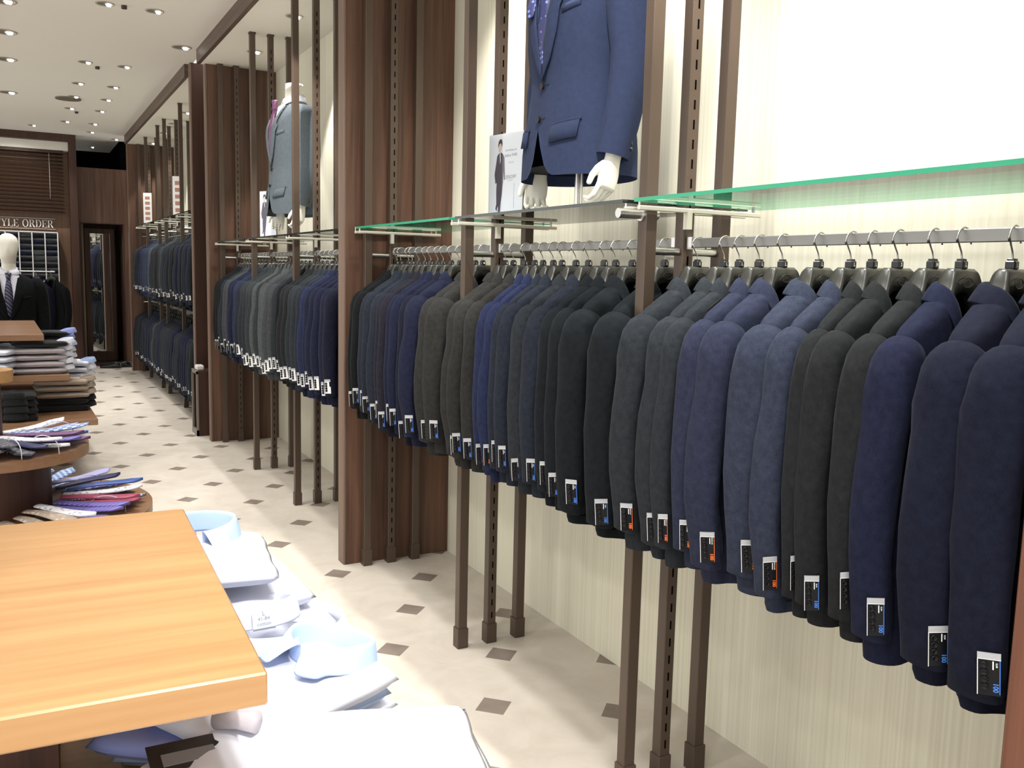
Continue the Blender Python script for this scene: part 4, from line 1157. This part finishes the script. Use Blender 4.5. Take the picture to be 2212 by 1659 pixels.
# shirts on the nearest table
G = 'dress shirts stacked beside the nearest table top'
R = math.radians
dress_shirt('folded white shirt at the very bottom of the stack beside the nearest table', (.285, 1.66, .700), R(176), 'shirt_white', group=G, v=0, collar=False)
dress_shirt('folded white shirt second from the bottom of the stack beside the nearest table', (.29, 1.69, .730), R(181), 'shirt_white', group=G, v=1, collar=True)
dress_shirt('folded white shirt with a clear size label on its lower collar ring', (.352, 1.665, .762), R(184), 'shirt_white', 'shirt_white', G, v=2, lab=True, cz=.004, ctilt=.10, cs=1.0, collar_y=.185)
dress_shirt('folded white shirt with a clear size label on the upper collar ring', (.325, 1.705, .806), R(183), 'shirt_white', 'shirt_white', G, v=3, lab=True, cz=.004, ctilt=.10, cs=1.03, collar_y=.185)
dress_shirt('white shirt topping the stack, pale blue collar pointing to the back', (.275, 1.690, .862), R(-8), 'shirt_white', 'shirt_blue', G, v=0, cz=.028, ctilt=.05, tilt=-.06, cs=1.05)
dress_shirt('white shirt with its collar corner poking out behind the big pale blue collar', (.34, 1.50, .722), R(-62), 'shirt_white', 'shirt_white', G, v=1)
dress_shirt('white shirt lying under the big pale blue collar', (.325, 1.335, .705), R(-60), 'shirt_white', 'shirt_white', G, v=2)
dress_shirt('white shirt with a pale blue stripe edge under the big collar', (.31, 1.34, .738), R(-68), 'shirt_blue', 'shirt_white', G, v=3, collar=False)
dress_shirt('white shirt with the big open pale blue collar right of the table corner', (.315, 1.315, .765), R(-64), 'shirt_white', 'shirt_blue', G, v=0, cz=.022, ctilt=-.2, cs=1.12, collar_y=.112)
for i, (x, y, z, r, v) in enumerate(((.36, 1.02, .705, 84, 1), (.345, 1.03, .735, 79, 2), (.33, 1.05, .765, 74, 3))):
    dress_shirt('bulky white shirt folded edge outward below the table corner, %s from the bottom' % ORD[i+1], (x, y, z), R(r), 'shirt_white', None, G, v=v, collar=False, scale=1.12)
dress_shirt('white shirt spread lowest and leftmost in front of the table corner', (.20, 1.0, .745), R(62), 'shirt_white', None, G, v=0, collar=False, scale=1.1, tilt=.03)
dress_shirt('pale blue shirt half hidden under the nearest table top', (.25, 1.43, .702), R(165), 'shirt_blue', 'shirt_blue', 'dress shirts under the nearest table top', v=1, ctilt=.3)
dress_shirt('lavender shirt half hidden under the nearest table top', (.235, 1.38, .735), R(150), 'shirt_lav', 'shirt_blue', 'dress shirts under the nearest table top', v=2, collar=False)
dress_shirt('grey shirt lying in front under the left of the nearest table top', (-.07, 1.17, .705), R(20), 'shirt_grey', 'shirt_grey', 'dress shirts under the nearest table top', v=3)
b = MB(); b.cyl((-.02, 1.285, .752), (-.02, 1.285, .755), .012, 20); tag(b.build('price_eyelet', M['black']), 'small black ring on the grey shirt under the table', 'ring')
b = MB(); b.box(.12, 1.12, .797, .21, 1.19, .799, 0); b.box(.135, 1.13, .799, .20, 1.16, .7998, 1)
tag(b.build('price_leaflet', [M['black'], plain('leaflet_grey', srgb(130, 130, 135), .4)]), 'small black and grey leaflet lying on the shirts under the table', 'leaflet')
b = MB(); b.tube([(.212, 1.20, .812), (.235, 1.175, .818), (.255, 1.155, .820)], [.013, .012, .015], 16); o = b.build('rolled_cuff', M['shirt_grey'])
tag(o, 'grey rolled shirt cuff lying on the big white shirts', 'shirt cuff')

# shirts on the far table
def pile(x, y, z, rz, items, where, step=.043, **kw):
    n = len(items)
    for i, (m, cm) in enumerate(items):
        rnd = random.Random(int(abs(x*7919+y*977))+i*31)
        dress_shirt('%s folded shirt, %s from the bottom of %s' % (m.replace('shirt_', '').replace('lav', 'lavender'), ORD[i+1], where), (x+rnd.uniform(-.008, .008), y+rnd.uniform(-.01, .01), z+step*i), R(rz+rnd.uniform(-5, 5)), m, cm, 'shirts in ' + where, v=i % 4, cz=.010, cs=.92, collar_y=.150)
pile(.10, 6.66, .701, -88, [('shirt_grey', 'shirt_white'), ('shirt_grey', 'shirt_white'), ('shirt_grey', 'shirt_white'), ('shirt_grey', 'shirt_white'), ('shirt_black', 'shirt_white'), ], 'the front stack under the far table top')
pile(.13, 7.02, .701, -92, [('shirt_grey', 'shirt_white'), ('shirt_white', 'shirt_white'), ('shirt_grey', 'shirt_white'), ('shirt_white', 'shirt_blue'), ('shirt_black', 'shirt_lav'), ('shirt_black', 'shirt_lav')], 'the back stack under the far table top')
pile(-.14, 6.62, .701, -20, [('shirt_white', 'shirt_grey'), ('shirt_white', 'shirt_white'), ('shirt_white', 'shirt_grey'), ('shirt_white', 'shirt_white')], 'the left stack under the far table top')
pile(.23, 6.72, .441, -88, [('shirt_black', 'shirt_black'), ('shirt_black', 'shirt_black'), ('shirt_beige', 'shirt_beige'), ('shirt_beige', 'shirt_beige'), ('shirt_beige', 'shirt_beige')], 'the front stack on the lowest far tier')
pile(.25, 7.10, .441, -92, [('shirt_beige', 'shirt_beige'), ('shirt_beige', 'shirt_grey'), ('shirt_grey', 'shirt_beige'), ('shirt_beige', 'shirt_beige'), ('shirt_white', 'shirt_white'), ('shirt_white', 'shirt_white'), ('shirt_white', 'shirt_blue')], 'the back stack on the lowest far tier')
pile(-.05, 6.42, .441, 180, [('shirt_black', 'shirt_black')]*4, 'the black stack behind the round table')

# black shoes on the floor by the doorway
def shoe(x, y, rz, label):
    t = thing('dress_shoe', label, 'shoe', (x, y, 0), rz, 'black shoes on the floor by the doorway')
    b = MB(); rings = []
    for yy, w, h, zb in ((-.13, .022, .05, .012), (-.115, .032, .075, .012), (-.06, .034, .085, .012), (-.01, .034, .068, .012), (.04, .042, .052, .012), (.09, .044, .042, .012), (.125, .034, .034, .012), (.145, .014, .022, .014)):
        rings.append([(w*math.cos(2*PI*k/16), yy, zb+h*max(0, math.sin(2*PI*k/16))) for k in range(16)])
    b.loft(rings); b.build('upper', M['shoe'], t)
    b = MB(); b.box(-.036, -.13, 0, .036, -.06, .014, 0, .004); b.box(-.042, -.06, .004, .042, .135, .013, 0, .004); b.build('sole', M['shoe'], t)
shoe(1.06, 13.42, 1.2, 'black leather shoe lying on the floor by the doorway, nearer the shirts')
shoe(1.20, 13.50, 1.5, 'black leather shoe lying on the floor by the doorway, nearer the jackets')

# ------------------------------------------------------------------ lights
def aim(o, target):
    d = Vector(target)-Vector(o.location); o.rotation_euler = d.to_track_quat('-Z', 'Y').to_euler()
def lamp(loc, target, watts, size=70, blend=.5, col=(1, .975, .92), r=.035):
    l = bpy.data.lights.new('spot', 'SPOT'); l.energy = watts; l.spot_size = math.radians(size); l.spot_blend = blend; l.color = col; l.shadow_soft_size = r
    o = bpy.data.objects.new('spot_light', l); COL.objects.link(o); o.location = loc; aim(o, target); return o
def fixture_meshes():
    b = MB(); n = 32
    R_ = lambda r, z: [(r*math.cos(2*PI*k/n), r*math.sin(2*PI*k/n), z) for k in range(n)]
    b.loft([R_(.058, 0), R_(.056, -.004), R_(.048, -.003), R_(.044, .0)], cap0=False, cap1=False)
    ring = b.mesh('trim_ring', [M['trimring']])
    b = MB(); b.add(R_(.046, -.0012), [tuple(reversed(range(n)))], 0, False); rec = b.mesh('recess_plate', [M['recess']])
    b = MB(); b.loft([[(.022+.018*math.cos(2*PI*k/20), .018*math.sin(2*PI*k/20), -.002) for k in range(20)], [(.024+.012*math.cos(2*PI*k/20), .012*math.sin(2*PI*k/20), -.014) for k in range(20)]])
    glow = b.mesh('bulb', [M['emit']]); return ring, rec, glow
FR, FRC, FG = fixture_meshes()
def fixture(x, y, z, label, group, sc=1., rz=0.):
    t = thing('ceiling_downlight', label, 'ceiling light', (x, y, z-.001), rz, group); t.scale = (sc, sc, 1)
    put('trim_ring', FR, t); put('recess_plate', FRC, t); put('bulb', FG, t)
KEY = 1.25
G1 = 'recessed spotlights in the aisle ceiling'
rowy = [6.6, 8.55, 9.58, 10.35, 11.15, 12.2]
for i, y in enumerate(rowy):
    for x, w, ww in ((.85, 'nearer the jackets', 1), (.55, 'farther from the jackets', -1)):
        fixture(x, y, ZC, 'recessed spotlight in the aisle ceiling, %s pair from the camera, %s' % (ORD[i+1], w), G1, 1., 0)
        lamp((x, y, ZC-.03), (1.45 if ww > 0 else .0, y-.3, .9), 34*KEY, 90, .9, r=.1)
for i, y in enumerate((6.9, 7.8, 8.82, 10.5)):
    fixture(-.03, y, ZC, 'large bright downlight over the display tables, %s from the camera' % ORD[i+1], 'bright downlights over the display tables', 1.5)
    lamp((-.03, y, ZC-.03), (.05, y-.2, .6), 45*KEY, 90, .9, r=.1)
fixture(1.16, 7.55, ZC, 'bright recessed light in the ceiling beside the wood fascia', None, 1.3)
for x, y, w in ((.21, 12.79, 'over the far sign wall'), (.87, 12.97, 'before the mirror doorway'), (.98, 14.6, 'above the wall behind the doorway'), (1.20, 13.5, 'at the corner of the farthest bay')):
    fixture(x, y, ZC, 'small recessed ceiling light ' + w, None, .9)
lamp((.1, 12.6, ZC-.03), (-.05, 13.7, 1.7), 55*KEY, 90, .8)
# lights of the same ceiling nearer than the frame shows, then added fill spots
for y in (4.9, 3.3, 1.8, .4):
    lamp((.85, y, ZC-.03), (1.45, y+.1, 1.0), 55*KEY, 95, .8, r=.08)
    lamp((.55, y, ZC-.03), (.5, y+.2, .5), 45*KEY, 95, .9, r=.1)
lamp((-.03, 4.6, ZC-.03), (0., 4.0, .6), 90*KEY, 60, .6)
lamp((.3, -.3, ZC-.03), (.36, 1.25, .75), 190*KEY, 26, .5, (1, .98, .95))
lamp((-.1, 2.2, ZC-.03), (.0, 1.5, .9), 60*KEY, 50, .6)
for x, y in ((-.7, .2), (-1.3, 1.6), (-1.3, 3.4), (-1.3, 5.4)):  # extra fill spots, added to brighten the lower wall and floor beneath the jackets
    lamp((x, y, ZC-.03), (1.85, y+1.0, .1), 75*KEY, 70, .9, r=.12)
# soffit wall washers
G2 = 'recessed spotlights in the white soffits'
for i, (y, wt) in enumerate(((12.72, 40), (11.67, 40), (10.84, 40), (9.99, 40), (8.9, 40), (6.9, 55), (5.81, 60), (4.75, 60), (3.45, 60), (2.45, 70), (1.45, 150), (.75, 260))):
    fixture(1.565, y, ZS, 'recessed spotlight in the white soffit, %s from the camera' % ORD[12-i], G2, .95)
    lamp((1.50, y, ZS-.03), (1.80, y-.05, 1.5), wt*KEY, 72 if y > 4 else 84, .25 if y > 4 else .8)
# spot on the display suits
lamp((.85, 1.2, ZC-.03), (1.52, 2.45, 2.0), 120*KEY, 34, .4, (1, .95, .9), .02)
lamp((.85, 4.4, ZC-.03), (1.50, 5.7, 2.0), 120*KEY, 30, .4, (1, .95, .9), .02)
# ceiling speaker and sensors
b = MB(); b.cyl((.506, 10.5, ZC-.012), (.506, 10.5, ZC-.001), .12, 48); tag(b.build('ceiling_speaker', M['recess']), 'round grey speaker grille in the aisle ceiling', 'speaker')
for i, (x, y) in enumerate(((.663, 6.58), (.651, 8.69), (.625, 11.35))):
    b = MB(); b.cyl((x, y, ZC-.02), (x, y, ZC-.001), .018, 20); tag(b.build('ceiling_sensor', M['blind']), 'small dark ceiling sensor between the spotlights, %s from the camera' % ORD[i+1], 'sensor', 'dark ceiling sensors')

w = bpy.data.worlds.new('world'); S.world = w; w.use_nodes = True
w.node_tree.nodes['Background'].inputs[0].default_value = (1, .985, .93, 1); w.node_tree.nodes['Background'].inputs[1].default_value = 1.7
S.view_settings.view_transform = 'Standard'; S.view_settings.look = 'None'; S.view_settings.gamma = 1; S.view_settings.exposure = 0
S.cycles.use_denoising = True; S.cycles.max_bounces = 7; S.cycles.diffuse_bounces = 3; S.cycles.transparent_max_bounces = 12; S.cycles.sample_clamp_indirect = 4
